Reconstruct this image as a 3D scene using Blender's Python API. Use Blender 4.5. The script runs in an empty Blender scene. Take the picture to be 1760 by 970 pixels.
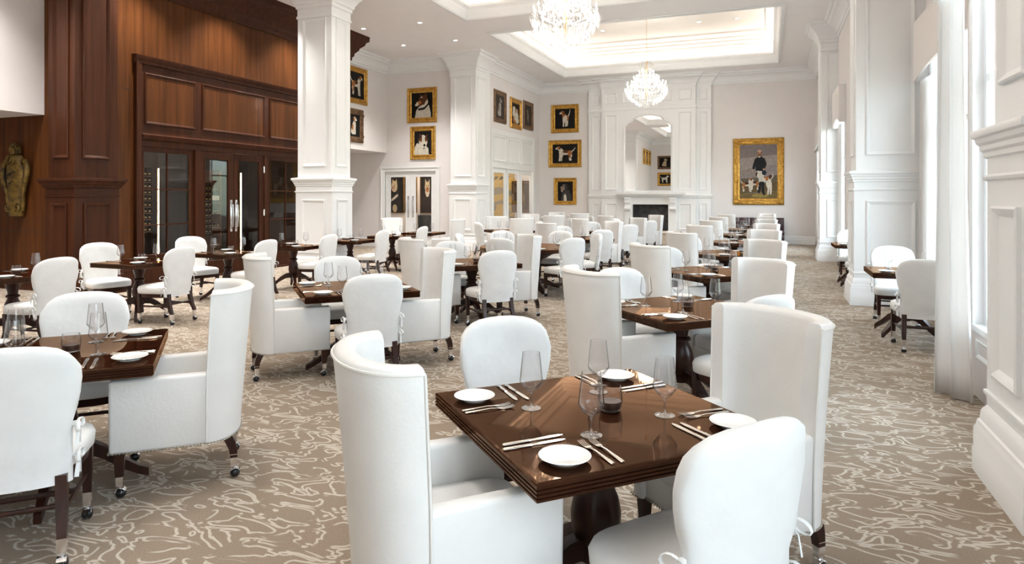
import bpy, bmesh, math, random
from mathutils import Vector, Matrix

R = math.radians
PI = math.pi
rnd = random.Random(7)
S = bpy.context.scene
COL = S.collection

# ------------------------------------------------------------------ camera, world, exposure
cd = bpy.data.cameras.new('camera')
cam = bpy.data.objects.new('camera', cd)
COL.objects.link(cam)
cam.location = (0, 0, 1.6)
cam.rotation_euler = (R(90), 0, R(21.26))
cd.sensor_width = 36.0
cd.lens = 36.0 * 1136 / 1760
cd.shift_y = -(485 - 339) / 1760
cd.clip_start = 0.05
S.camera = cam

WORLD_S = 2.55
COVE_S = 4.3
SPOT_W = 185.0
CHAND_W = 58.0
S.view_settings.view_transform = 'Standard'
S.view_settings.look = 'None'
S.view_settings.gamma = 1.0
S.view_settings.use_curve_mapping = False
S.view_settings.exposure = 1.84
cy = S.cycles
cy.max_bounces = 9
cy.diffuse_bounces = 5
cy.glossy_bounces = 4
cy.transmission_bounces = 6
cy.transparent_max_bounces = 32
cy.caustics_reflective = False
cy.caustics_refractive = False
cy.sample_clamp_indirect = 6.0
cy.use_denoising = True
try:
    cy.denoiser = 'OPENIMAGEDENOISE'
    cy.denoising_input_passes = 'RGB_ALBEDO_NORMAL'
except Exception:
    pass

W = bpy.data.worlds.new('daylight')
S.world = W
W.use_nodes = True
nt = W.node_tree
bg = nt.nodes['Background']
tc = nt.nodes.new('ShaderNodeTexCoord')
sep = nt.nodes.new('ShaderNodeSeparateXYZ')
ramp = nt.nodes.new('ShaderNodeValToRGB')
mp = nt.nodes.new('ShaderNodeMapRange')
mp.inputs['From Min'].default_value = -0.3
mp.inputs['From Max'].default_value = 0.5
nt.links.new(tc.outputs['Generated'], sep.inputs[0])
nt.links.new(sep.outputs['Z'], mp.inputs['Value'])
nt.links.new(mp.outputs[0], ramp.inputs[0])
nt.links.new(ramp.outputs[0], bg.inputs['Color'])
cr = ramp.color_ramp
cr.elements[0].position = 0.0
cr.elements[0].color = (0.31, 0.32, 0.30, 1)
cr.elements[1].position = 1.0
cr.elements[1].color = (0.74, 0.88, 1.0, 1)
for p_, c_ in ((0.33, (0.34, 0.37, 0.31, 1)), (0.41, (0.45, 0.53, 0.42, 1)), (0.47, (0.80, 0.91, 1.0, 1)), (0.7, (0.80, 0.91, 1.0, 1))):
    e = cr.elements.new(p_)
    e.color = c_
bg.inputs['Strength'].default_value = WORLD_S


# ------------------------------------------------------------------ materials
MATS = {}


def mat(name, col, rough=0.5, metal=0.0, spec=0.5, coat=0.0, emit=None, es=0.0, sheen=0.0):
    if name in MATS:
        return MATS[name]
    m = bpy.data.materials.new(name)
    m.use_nodes = True
    b = m.node_tree.nodes['Principled BSDF']
    b.inputs['Base Color'].default_value = (*col, 1)
    b.inputs['Roughness'].default_value = rough
    b.inputs['Metallic'].default_value = metal
    b.inputs['Specular IOR Level'].default_value = spec
    b.inputs['Coat Weight'].default_value = coat
    b.inputs['Coat Roughness'].default_value = 0.04
    b.inputs['Sheen Weight'].default_value = sheen
    if emit:
        b.inputs['Emission Color'].default_value = (*emit, 1)
        b.inputs['Emission Strength'].default_value = es
    MATS[name] = m
    return m


def nodes_of(m):
    return m.node_tree.nodes, m.node_tree.links, m.node_tree.nodes['Principled BSDF']


def noisy(m, c1, c2, scale, detail=4, stretch=(1, 1, 1), bump=0.0, bscale=None, lo=0.3, hi=0.7, dist=0.0):
    """Colour varies between c1 and c2 by object-space noise; optional bump."""
    n, l, b = nodes_of(m)
    t = n.new('ShaderNodeTexCoord')
    mpn = n.new('ShaderNodeMapping')
    mpn.inputs['Scale'].default_value = stretch
    l.new(t.outputs['Object'], mpn.inputs[0])
    no = n.new('ShaderNodeTexNoise')
    no.inputs['Scale'].default_value = scale
    no.inputs['Detail'].default_value = detail
    no.inputs['Distortion'].default_value = dist
    l.new(mpn.outputs[0], no.inputs['Vector'])
    r = n.new('ShaderNodeValToRGB')
    r.color_ramp.elements[0].position = lo
    r.color_ramp.elements[0].color = (*c1, 1)
    r.color_ramp.elements[1].position = hi
    r.color_ramp.elements[1].color = (*c2, 1)
    l.new(no.outputs['Fac'], r.inputs[0])
    l.new(r.outputs[0], b.inputs['Base Color'])
    if bump:
        n2 = n.new('ShaderNodeTexNoise')
        n2.inputs['Scale'].default_value = bscale or scale
        n2.inputs['Detail'].default_value = 3
        l.new(t.outputs['Object'], n2.inputs['Vector'])
        bp = n.new('ShaderNodeBump')
        bp.inputs['Strength'].default_value = bump
        bp.inputs['Distance'].default_value = 0.02
        l.new(n2.outputs['Fac'], bp.inputs['Height'])
        l.new(bp.outputs[0], b.inputs['Normal'])
    return m


WALL = noisy(mat('cream_wall_paint', (0.76, 0.71, 0.65), 0.75, spec=0.2), (0.77, 0.735, 0.725), (0.79, 0.755, 0.745), 3)
TRIM = noisy(mat('white_trim_paint', (0.86, 0.86, 0.84), 0.45, spec=0.35), (0.83, 0.84, 0.845), (0.85, 0.86, 0.865), 3)
CEIL = noisy(mat('ceiling_paint', (0.80, 0.77, 0.74), 0.8, spec=0.2), (0.89, 0.865, 0.865), (0.91, 0.885, 0.885), 2)
TRAYC = mat('tray_cream_paint', (0.84, 0.79, 0.74), 0.7, spec=0.2)
LEATHER = noisy(mat('white_leather', (0.84, 0.83, 0.80), 0.42, spec=0.35), (0.755, 0.75, 0.735), (0.795, 0.79, 0.775), 6, bump=0.05, bscale=60)
FABRIC = noisy(mat('white_cotton_cover', (0.88, 0.88, 0.86), 0.9, spec=0.1), (0.74, 0.75, 0.75), (0.79, 0.80, 0.80), 8, bump=0.25, bscale=9)
PIPING = mat('white_piping', (0.80, 0.79, 0.76), 0.5)
DWOOD = noisy(mat('dark_mahogany', (0.03, 0.01, 0.006), 0.3, spec=0.35), (0.018, 0.006, 0.004), (0.045, 0.014, 0.008), 5, stretch=(6, 6, 0.8))


def lacquer(name, c1, c2, tint, rough):
    m = bpy.data.materials.new(name)
    m.use_nodes = True
    n, l = m.node_tree.nodes, m.node_tree.links
    n.clear()
    out = n.new('ShaderNodeOutputMaterial')
    df = n.new('ShaderNodeBsdfDiffuse')
    gl = n.new('ShaderNodeBsdfGlossy')
    gl.inputs[0].default_value = (*tint, 1)
    gl.inputs['Roughness'].default_value = rough
    fr = n.new('ShaderNodeFresnel')
    fr.inputs['IOR'].default_value = 1.5
    mx = n.new('ShaderNodeMixShader')
    t = n.new('ShaderNodeTexCoord')
    mpn = n.new('ShaderNodeMapping')
    mpn.inputs['Scale'].default_value = (1, 12, 1)
    no = n.new('ShaderNodeTexNoise')
    no.inputs['Scale'].default_value = 3
    no.inputs['Detail'].default_value = 5
    r = n.new('ShaderNodeValToRGB')
    r.color_ramp.elements[0].position = 0.3
    r.color_ramp.elements[0].color = (*c1, 1)
    r.color_ramp.elements[1].position = 0.7
    r.color_ramp.elements[1].color = (*c2, 1)
    l.new(t.outputs['Object'], mpn.inputs[0])
    l.new(mpn.outputs[0], no.inputs['Vector'])
    l.new(no.outputs['Fac'], r.inputs[0])
    l.new(r.outputs[0], df.inputs[0])
    l.new(fr.outputs[0], mx.inputs[0])
    l.new(df.outputs[0], mx.inputs[1])
    l.new(gl.outputs[0], mx.inputs[2])
    l.new(mx.outputs[0], out.inputs[0])
    return m


TABLE = lacquer('lacquered_tabletop', (0.015, 0.0048, 0.0027), (0.032, 0.0105, 0.0052), (0.74, 0.48, 0.32), 0.03)
CHROME = mat('chrome', (0.82, 0.82, 0.84), 0.12, metal=1)
STEEL = mat('polished_cutlery', (0.78, 0.75, 0.70), 0.18, metal=1)
BLACK = mat('black_caster_rubber', (0.012, 0.012, 0.014), 0.25)
NAIL = mat('antique_nailheads', (0.42, 0.38, 0.32), 0.35, metal=1)
CHINA = mat('white_china', (0.88, 0.88, 0.87), 0.12, coat=0.4)
WAX = mat('dark_candle_wax', (0.05, 0.025, 0.018), 0.4)
BRASS = mat('aged_brass', (0.70, 0.52, 0.30), 0.3, metal=1)
GOLD = noisy(mat('gilt_frame', (0.55, 0.30, 0.06), 0.38, metal=0.75), (0.40, 0.20, 0.03), (0.68, 0.40, 0.09), 14, bump=0.35, bscale=40)
DGOLD = noisy(mat('aged_frame', (0.16, 0.09, 0.04), 0.5, metal=0.4), (0.10, 0.05, 0.025), (0.24, 0.14, 0.07), 14, bump=0.4, bscale=40)
CREST = noisy(mat('carved_gilt_wood', (0.30, 0.18, 0.03), 0.5, metal=0.35), (0.04, 0.021, 0.004), (0.22, 0.135, 0.022), 9, bump=0.6, bscale=25)
CRESTD = mat('carved_crest_recess', (0.02, 0.012, 0.006), 0.7)
SOOT = noisy(mat('sooty_firebox', (0.03, 0.03, 0.033), 0.7), (0.02, 0.02, 0.022), (0.06, 0.06, 0.065), 7)
LOG = noisy(mat('charred_log', (0.06, 0.03, 0.02), 0.9), (0.02, 0.012, 0.01), (0.12, 0.06, 0.035), 10)
STONE = noisy(mat('pale_hearth_stone', (0.62, 0.54, 0.45), 0.6), (0.58, 0.50, 0.42), (0.66, 0.58, 0.49), 8)
MIRROR = mat('mirror_glass', (0.86, 0.86, 0.85), 0.0, metal=1)
BURG = noisy(mat('burgundy_leather', (0.035, 0.008, 0.010), 0.35), (0.03, 0.007, 0.009), (0.045, 0.012, 0.013), 8)
BOTTLE = mat('dark_bottle_glass', (0.012, 0.02, 0.012), 0.08, coat=0.5)
FOIL = mat('bottle_foil', (0.75, 0.52, 0.22), 0.35, metal=0.8)
PAPER = mat('bottle_label', (0.80, 0.77, 0.70), 0.7)
CELLAR = noisy(mat('cellar_dark_wood', (0.035, 0.018, 0.012), 0.5), (0.025, 0.012, 0.008), (0.055, 0.026, 0.015), 5, stretch=(4, 4, 0.6))
SHELF = noisy(mat('cellar_shelf_wood', (0.22, 0.09, 0.04), 0.4), (0.16, 0.06, 0.025), (0.28, 0.12, 0.05), 5, stretch=(4, 4, 0.6))
CHARC = mat('charcoal_upholstery', (0.03, 0.032, 0.035), 0.6)
LEDM = mat('warm_led', (1, 0.8, 0.55), 0.5, emit=(1.0, 0.60, 0.30), es=16.0)
COVE = mat('cove_led', (1, 0.9, 0.8), 0.5, emit=(1.0, 0.95, 0.89), es=COVE_S)
BULB = mat('candle_bulb', (1, 0.95, 0.9), 0.4, emit=(1.0, 0.90, 0.76), es=6.0)
DLIGHT = mat('downlight_lens', (1, 1, 1), 0.4, emit=(1.0, 0.90, 0.78), es=9.0)


def wood_panel(name, c1, c2, rough=0.42, stretch=(9, 9, 0.45)):
    m = mat(name, c1, rough, spec=0.12, coat=0.02)
    n, l, b = nodes_of(m)
    t = n.new('ShaderNodeTexCoord')
    mpn = n.new('ShaderNodeMapping')
    mpn.inputs['Scale'].default_value = stretch
    l.new(t.outputs['Object'], mpn.inputs[0])
    a = n.new('ShaderNodeTexNoise')
    a.inputs['Scale'].default_value = 1.3
    a.inputs['Detail'].default_value = 7
    a.inputs['Roughness'].default_value = 0.62
    l.new(mpn.outputs[0], a.inputs['Vector'])
    r = n.new('ShaderNodeValToRGB')
    r.color_ramp.elements[0].position = 0.30
    r.color_ramp.elements[0].color = (*c1, 1)
    r.color_ramp.elements[1].position = 0.72
    r.color_ramp.elements[1].color = (*c2, 1)
    l.new(a.outputs['Fac'], r.inputs[0])
    l.new(r.outputs[0], b.inputs['Base Color'])
    return m


MAHOG = wood_panel('mahogany_panelling', (0.044, 0.013, 0.0035), (0.110, 0.038, 0.010))
MAHOGD = wood_panel('mahogany_frame', (0.028, 0.0085, 0.0035), (0.064, 0.020, 0.0078))


def thin_glass(name, tint=(1, 1, 1), ior=4.0, refl=0.8, rough=0.0, base=0.03, edge=None):
    m = bpy.data.materials.new(name)
    m.use_nodes = True
    n, l = m.node_tree.nodes, m.node_tree.links
    n.clear()
    out = n.new('ShaderNodeOutputMaterial')
    mix = n.new('ShaderNodeMixShader')
    tr = n.new('ShaderNodeBsdfTransparent')
    tr.inputs[0].default_value = (*tint, 1)
    gl = n.new('ShaderNodeBsdfGlossy')
    gl.inputs['Roughness'].default_value = rough
    fr = n.new('ShaderNodeLayerWeight')
    fr.inputs['Blend'].default_value = 0.5
    pw = n.new('ShaderNodeMath')
    pw.operation = 'POWER'
    pw.inputs[1].default_value = ior
    mu = n.new('ShaderNodeMath')
    mu.operation = 'MULTIPLY_ADD'
    mu.use_clamp = True
    mu.inputs[1].default_value = refl
    mu.inputs[2].default_value = base
    l.new(fr.outputs['Facing'], pw.inputs[0])
    l.new(pw.outputs[0], mu.inputs[0])
    l.new(mu.outputs[0], mix.inputs[0])
    if edge is not None:
        rp = n.new('ShaderNodeValToRGB')
        rp.color_ramp.elements[0].position = 0.55
        rp.color_ramp.elements[0].color = (*tint, 1)
        rp.color_ramp.elements[1].position = 1.0
        rp.color_ramp.elements[1].color = (edge, edge, edge, 1)
        l.new(fr.outputs['Facing'], rp.inputs[0])
        l.new(rp.outputs[0], tr.inputs[0])
    l.new(tr.outputs[0], mix.inputs[1])
    l.new(gl.outputs[0], mix.inputs[2])
    l.new(mix.outputs[0], out.inputs[0])
    MATS[name] = m
    return m


PANE = thin_glass('window_pane', (0.97, 0.98, 0.98), 4.0, 0.8)
CPANE = thin_glass('cellar_door_pane', (0.85, 0.87, 0.87), 3.5, 0.6, 0.0, 0.03)
WGLASS = thin_glass('wine_glass_crystal', (0.98, 0.975, 0.975), 3.2, 0.6, 0.01, 0.04, 0.5)
SGLASS = thin_glass('wine_glass_stem', (0.90, 0.90, 0.90), 2.0, 0.6, 0.02, 0.16, 0.5)


def crystal():
    m = bpy.data.materials.new('chandelier_crystal')
    m.use_nodes = True
    n, l = m.node_tree.nodes, m.node_tree.links
    n.clear()
    out = n.new('ShaderNodeOutputMaterial')
    tr = n.new('ShaderNodeBsdfTransparent')
    gl = n.new('ShaderNodeBsdfGlossy')
    gl.inputs['Roughness'].default_value = 0.05
    df = n.new('ShaderNodeBsdfTranslucent')
    df.inputs[0].default_value = (0.95, 0.92, 0.88, 1)
    m1 = n.new('ShaderNodeMixShader')
    m1.inputs[0].default_value = 0.88
    m2 = n.new('ShaderNodeMixShader')
    m2.inputs[0].default_value = 0.60
    l.new(df.outputs[0], m1.inputs[1])
    l.new(gl.outputs[0], m1.inputs[2])
    l.new(m1.outputs[0], m2.inputs[1])
    l.new(tr.outputs[0], m2.inputs[2])
    l.new(m2.outputs[0], out.inputs[0])
    return m


CRYSTAL = crystal()


def sheer():
    m = bpy.data.materials.new('white_curtain_cloth')
    m.use_nodes = True
    n, l = m.node_tree.nodes, m.node_tree.links
    n.clear()
    out = n.new('ShaderNodeOutputMaterial')
    df = n.new('ShaderNodeBsdfDiffuse')
    df.inputs[0].default_value = (0.92, 0.90, 0.88, 1)
    tl = n.new('ShaderNodeBsdfTranslucent')
    tl.inputs[0].default_value = (0.93, 0.93, 0.93, 1)
    mx = n.new('ShaderNodeMixShader')
    mx.inputs[0].default_value = 0.5
    l.new(df.outputs[0], mx.inputs[1])
    l.new(tl.outputs[0], mx.inputs[2])
    l.new(mx.outputs[0], out.inputs[0])
    return m


CURTAIN = sheer()
VAL = mat('valance_cloth', (0.80, 0.77, 0.75), 0.9, spec=0.1)


def carpet():
    m = mat('patterned_carpet', (0.36, 0.30, 0.24), 0.95, spec=0.05)
    n, l, b = nodes_of(m)
    t = n.new('ShaderNodeTexCoord')
    def field(dx, dy):
        ad = n.new('ShaderNodeVectorMath')
        ad.operation = 'ADD'
        ad.inputs[1].default_value = (dx, dy, 0)
        l.new(t.outputs['Object'], ad.inputs[0])
        mpn = n.new('ShaderNodeMapping')
        mpn.inputs['Rotation'].default_value = (0, 0, R(-30))
        mpn.inputs['Scale'].default_value = (0.75, 1.5, 1.0)
        l.new(ad.outputs[0], mpn.inputs[0])
        a = n.new('ShaderNodeTexNoise')
        a.noise_dimensions = '2D'
        a.inputs['Scale'].default_value = 5.2
        a.inputs['Detail'].default_value = 2.0
        a.inputs['Roughness'].default_value = 0.5
        a.inputs['Distortion'].default_value = 0.5
        l.new(mpn.outputs[0], a.inputs['Vector'])
        return a.outputs['Fac']

    def math_(op, x, y=None, clamp=False):
        k = n.new('ShaderNodeMath')
        k.operation = op
        k.use_clamp = clamp
        for i, v in enumerate((x, y)):
            if v is None:
                continue
            if isinstance(v, (int, float)):
                k.inputs[i].default_value = v
            else:
                l.new(v, k.inputs[i])
        return k.outputs[0]
    eps = 0.004
    f0, fx, fy = field(0, 0), field(eps, 0), field(0, eps)
    gx = math_('DIVIDE', math_('SUBTRACT', fx, f0), eps)
    gy = math_('DIVIDE', math_('SUBTRACT', fy, f0), eps)
    g = math_('SQRT', math_('ADD', math_('MULTIPLY', gx, gx), math_('MULTIPLY', gy, gy)))
    KF = 5.4
    v = math_('FRACT', math_('MULTIPLY', f0, KF))
    v = math_('ABSOLUTE', math_('SUBTRACT', v, 0.5))
    v = math_('DIVIDE', v, math_('MULTIPLY', math_('MAXIMUM', g, 0.25), KF))
    line = n.new('ShaderNodeMapRange')
    line.inputs['From Min'].default_value = 0.0055
    line.inputs['From Max'].default_value = 0.0085
    line.inputs['To Min'].default_value = 1.0
    line.inputs['To Max'].default_value = 0.0
    l.new(v, line.inputs['Value'])
    br = n.new('ShaderNodeTexNoise')
    br.inputs['Scale'].default_value = 5.5
    br.inputs['Detail'].default_value = 1.0
    l.new(t.outputs['Object'], br.inputs['Vector'])
    brk = n.new('ShaderNodeMapRange')
    brk.inputs['From Min'].default_value = 0.38
    brk.inputs['From Max'].default_value = 0.43
    l.new(br.outputs['Fac'], brk.inputs['Value'])
    f = math_('MULTIPLY', line.outputs[0], brk.outputs[0])
    f = math_('MULTIPLY', f, 0.72)
    fine = n.new('ShaderNodeTexNoise')
    fine.inputs['Scale'].default_value = 160
    fine.inputs['Detail'].default_value = 2
    l.new(t.outputs['Object'], fine.inputs['Vector'])
    base = n.new('ShaderNodeValToRGB')
    base.color_ramp.elements[0].position = 0.35
    base.color_ramp.elements[0].color = (0.250, 0.198, 0.152, 1)
    base.color_ramp.elements[1].position = 0.65
    base.color_ramp.elements[1].color = (0.325, 0.262, 0.203, 1)
    l.new(fine.outputs['Fac'], base.inputs[0])
    mx = n.new('ShaderNodeMix')
    mx.data_type = 'RGBA'
    l.new(f, mx.inputs['Factor'])
    l.new(base.outputs[0], mx.inputs['A'])
    mx.inputs['B'].default_value = (0.62, 0.57, 0.50, 1)
    l.new(mx.outputs['Result'], b.inputs['Base Color'])
    bp = n.new('ShaderNodeBump')
    bp.inputs['Strength'].default_value = 0.4
    bp.inputs['Distance'].default_value = 0.004
    l.new(fine.outputs['Fac'], bp.inputs['Height'])
    l.new(bp.outputs[0], b.inputs['Normal'])
    return m


CARPET = carpet()


# ------------------------------------------------------------------ mesh builder
class MB:
    def __init__(s):
        s.v, s.f, s.m = [], [], []

    def add(s, vs, fs, m=0):
        o = len(s.v)
        s.v += [tuple(p) for p in vs]
        for f in fs:
            s.f.append(tuple(o + i for i in f))
            s.m.append(m)
        return s

    def box(s, x0, x1, y0, y1, z0, z1, m=0):
        v = [(x, y, z) for z in (z0, z1) for y in (y0, y1) for x in (x0, x1)]
        return s.add(v, [(0, 2, 3, 1), (4, 5, 7, 6), (0, 1, 5, 4), (2, 6, 7, 3), (0, 4, 6, 2), (1, 3, 7, 5)], m)

    def rbox(s, x0, x1, y0, y1, z0, z1, r=0.02, seg=3, m=0, fn=None):
        bm = bmesh.new()
        bmesh.ops.create_cube(bm, size=1)
        for v in bm.verts:
            v.co = Vector(((x0 + x1) / 2 + v.co.x * (x1 - x0), (y0 + y1) / 2 + v.co.y * (y1 - y0), (z0 + z1) / 2 + v.co.z * (z1 - z0)))
        bmesh.ops.bevel(bm, geom=bm.edges[:], offset=r, segments=seg, profile=0.5, affect='EDGES')
        return s.bm(bm, m, fn)

    def bm(s, bm, m=0, fn=None):
        bm.verts.index_update()
        vs = [fn(v.co.copy()) if fn else v.co.copy() for v in bm.verts]
        s.add(vs, [tuple(v.index for v in f.verts) for f in bm.faces], m)
        bm.free()
        return s

    def rings(s, rs, closed=True, cap0=True, cap1=True, m=0):
        n = len(rs[0])
        vs = [p for r in rs for p in r]
        fs = []
        for i in range(len(rs) - 1):
            for j in range(n if closed else n - 1):
                k = (j + 1) % n
                fs.append((i * n + j, i * n + k, (i + 1) * n + k, (i + 1) * n + j))
        if closed and cap0:
            fs.append(tuple(reversed(range(n))))
        if closed and cap1:
            fs.append(tuple((len(rs) - 1) * n + j for j in range(n)))
        return s.add(vs, fs, m)

    def lathe(s, prof, n=24, c=(0, 0, 0), m=0, cap0=True, cap1=True, axis='z'):
        def P(r, z, a):
            if axis == 'z':
                return (c[0] + r * math.cos(a), c[1] + r * math.sin(a), c[2] + z)
            return (c[0] + z, c[1] + r * math.cos(a), c[2] + r * math.sin(a))
        rs = [[P(max(r, 1e-4), z, 2 * PI * j / n) for j in range(n)] for r, z in prof]
        return s.rings(rs, True, cap0, cap1, m)

    def tube(s, pts, r, n=8, m=0, flat=None):
        """r: number or list. flat: (a, b) scale of the section."""
        pts = [Vector(p) for p in pts]
        rs, up = [], Vector((0, 0, 1))
        prev = None
        for i, p in enumerate(pts):
            t = (pts[min(i + 1, len(pts) - 1)] - pts[max(i - 1, 0)])
            t = t.normalized() if t.length > 1e-9 else Vector((0, 0, 1))
            if prev is None:
                a = up if abs(t.z) < 0.9 else Vector((1, 0, 0))
                u = t.cross(a).normalized()
            else:
                u = (prev - t * prev.dot(t)).normalized()
            prev = u
            w = t.cross(u)
            q = r[i] if isinstance(r, (list, tuple)) else r
            fa, fb = flat or (1, 1)
            rs.append([p + u * (q * fa * math.cos(2 * PI * j / n)) + w * (q * fb * math.sin(2 * PI * j / n)) for j in range(n)])
        return s.rings(rs, True, True, True, m)

    def sweep(s, prof, path, closed=False, m=0, cap=True):
        """prof: (offset to the left of the path, z); path: (x, y)."""
        n = len(path)
        P = [Vector((p[0], p[1])) for p in path]
        rs = []
        for i in range(n):
            a = (P[i] - P[i - 1]).normalized() if (closed or i > 0) else None
            b = (P[(i + 1) % n] - P[i]).normalized() if (closed or i < n - 1) else None
            a = a or b
            b = b or a
            na, nb = Vector((-a.y, a.x)), Vector((-b.y, b.x))
            mi = (na + nb) / max(1 + na.dot(nb), 0.2)
            rs.append([(P[i].x + mi.x * d, P[i].y + mi.y * d, z) for d, z in prof])
        if closed:
            rs.append(rs[0])
        k = len(prof)
        vs = [p for r in rs for p in r]
        fs = []
        for i in range(len(rs) - 1):
            for j in range(k - 1):
                fs.append((i * k + j, i * k + j + 1, (i + 1) * k + j + 1, (i + 1) * k + j))
        if cap and not closed and k > 2:
            fs.append(tuple(reversed(range(k))))
            fs.append(tuple((len(rs) - 1) * k + j for j in range(k)))
        return s.add(vs, fs, m)

    def rect_ring(s, O, U, V, N, w, h, prof, m=0, fill=False):
        """prof: (inset from the edge, height along N)."""
        O, U, V, N = Vector(O), Vector(U), Vector(V), Vector(N)
        rs = []
        for o, d in prof:
            rs.append([O + U * a + V * b + N * d for a, b in ((o, o), (w - o, o), (w - o, h - o), (o, h - o))])
        return s.rings(rs, True, False, fill, m)

    def build(s, name, mats, parent=None, smooth=None, M=None, recalc=True):
        me = bpy.data.meshes.new(name)
        vs = [M @ Vector(p) for p in s.v] if M else s.v
        me.from_pydata([tuple(p) for p in vs], [], s.f)
        for q in (mats if isinstance(mats, (list, tuple)) else [mats]):
            me.materials.append(q)
        me.polygons.foreach_set('material_index', s.m)
        if recalc:
            b = bmesh.new()
            b.from_mesh(me)
            bmesh.ops.recalc_face_normals(b, faces=b.faces[:])
            b.to_mesh(me)
            b.free()
        if smooth:
            me.polygons.foreach_set('use_smooth', [True] * len(me.polygons))
            me.set_sharp_from_angle(angle=R(smooth))
        me.update()
        o = bpy.data.objects.new(name, me)
        COL.objects.link(o)
        if parent:
            o.parent = parent
        return o


def tag(o, label, cat, group=None, kind=None):
    o['label'] = label
    o['category'] = cat
    if group:
        o['group'] = group
    if kind:
        o['kind'] = kind
    return o


def struct(o):
    o['kind'] = 'structure'
    return o


def empty(name, label=None, cat=None, group=None, loc=(0, 0, 0), rz=0.0):
    o = bpy.data.objects.new(name, None)
    COL.objects.link(o)
    o.empty_display_size = 0.1
    o.location = loc
    o.rotation_euler = (0, 0, rz)
    if label:
        tag(o, label, cat, group)
    return o


def children_of():
    d = {}
    for o in bpy.data.objects:
        if o.parent:
            d.setdefault(o.parent.name, []).append(o)
    return d


TREES = {}


def dup(root, loc, rz, label, group=None):
    """A copy of a thing with copies of its parts and sub-parts."""
    if root.name not in TREES:
        TREES[root.name] = [(c, list(c.children)) for c in root.children]
    r = root.copy()
    COL.objects.link(r)
    r.location = loc
    r.rotation_euler = (0, 0, rz)
    r['label'] = label
    if group:
        r['group'] = group
    for c, subs in TREES[root.name]:
        k = c.copy()
        COL.objects.link(k)
        k.parent = r
        for g in subs:
            q = g.copy()
            COL.objects.link(q)
            q.parent = k
    return r


USED = set()


def place(root, loc, rz, label, group=None):
    """The first time the prototype itself moves, then copies of it."""
    if root.name not in USED:
        TREES[root.name] = [(c, list(c.children)) for c in root.children]
        USED.add(root.name)
        root.location = loc
        root.rotation_euler = (0, 0, rz)
        root['label'] = label
        if group:
            root['group'] = group
        return root
    return dup(root, loc, rz, label, group)


# ------------------------------------------------------------------ the room
H = 5.95          # ceiling
YF, YN = 24.3, -2.7
XW = -10.5        # face of the wine room
PANEL = [(0, 0), (0.0, 0.022), (0.012, 0.030), (0.030, 0.022), (0.045, 0.010), (0.055, 0.0)]


def panel(mb, O, U, V, N, w, h, m=0, k=1.0):
    mb.rect_ring(O, U, V, N, w, h, [(o * k, d * k) for o, d in PANEL], m)


floor = struct(MB().box(-15, 3.0, YN - 0.3, YF + 0.5, -0.2, 0).build('floor', CARPET))

# ceiling with three tray openings
TX0, TX1 = -6.87, 0.25
TRAYS = [(-0.3, 6.45), (7.9, 14.6), (16.12, 22.82)]
cb = MB()
cb.box(-15, TX0, YN - 0.3, YF + 0.5, H, H + 0.12)
cb.box(TX1, 3.0, YN - 0.3, YF + 0.5, H, H + 0.12)
ys = [YN - 0.3] + [q for t in TRAYS for q in t] + [YF + 0.5]
for i in range(0, len(ys), 2):
    cb.box(TX0, TX1, ys[i], ys[i + 1], H, H + 0.12)
struct(cb.build('ceiling', CEIL))
TT = H + 1.02
for k, (a, b) in enumerate(TRAYS):
    mb = MB()
    path = [(TX0, a), (TX1, a), (TX1, b), (TX0, b)]     # counter-clockwise: left is inward
    mb.sweep([(-0.10, H), (-0.10, H - 0.02), (-0.02, H - 0.045), (0.0, H - 0.03), (0.02, H + 0.0), (0.03, H + 0.06), (0.06, H + 0.10), (0.07, H + 0.17),
              (0.13, H + 0.24), (0.14, H + 0.30), (0.10, H + 0.30), (0.08, H + 0.18), (0.0, H + 0.14), (-0.28, H + 0.14)], path, True, 0)
    struct(mb.build('trim_%d' % (k + 1), TRIM, None, 30))
    mb = MB()
    mb.sweep([(-0.28, H + 0.12), (-0.28, H + 0.50), (-0.18, H + 0.55), (-0.18, H + 0.60), (-0.10, H + 0.64), (-0.10, H + 0.70), (0.0, H + 0.76),
              (0.0, H + 0.80), (0.10, H + 0.86), (0.10, H + 0.90), (0.34, H + 0.96), (0.34, H + 1.0), (0.36, TT)], path, True, 0)
    mb.add([(TX0 - 0.3, a - 0.3, TT), (TX1 + 0.3, a - 0.3, TT), (TX1 + 0.3, b + 0.3, TT), (TX0 - 0.3, b + 0.3, TT)], [(0, 1, 2, 3)], 0)
    struct(mb.build('ceiling_tray', TRAYC, None, 25, recalc=False))
    lt = empty('cove_light', ['warm light strip hidden in the ceiling tray behind the viewer', 'warm light strip hidden in the ceiling tray above the nearer chandelier',
                              'warm light strip hidden in the ceiling tray above the farther chandelier'][k], 'light', 'ceiling cove lights')
    for s_ in (MB().box(TX0 - 0.18, TX1 + 0.18, a - 0.22, a - 0.17, H + 0.15, H + 0.18), MB().box(TX0 - 0.18, TX1 + 0.18, b + 0.17, b + 0.22, H + 0.15, H + 0.18),
               MB().box(TX0 - 0.22, TX0 - 0.17, a - 0.12, b + 0.12, H + 0.15, H + 0.18), MB().box(TX1 + 0.17, TX1 + 0.22, a - 0.12, b + 0.12, H + 0.15, H + 0.18)):
        s_.build('light_strip', COVE, lt)

CORN = [(0, H - 0.40), (0.03, H - 0.40), (0.035, H - 0.34), (0.06, H - 0.33), (0.07, H - 0.28), (0.13, H - 0.20), (0.22, H - 0.13), (0.25, H - 0.12), (0.26, H - 0.07),
        (0.32, H - 0.05), (0.33, H), (0, H)]
BASEB = [(0, 0), (0.035, 0), (0.035, 0.17), (0.025, 0.19), (0.025, 0.25), (0.012, 0.28), (0, 0.28)]

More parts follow.
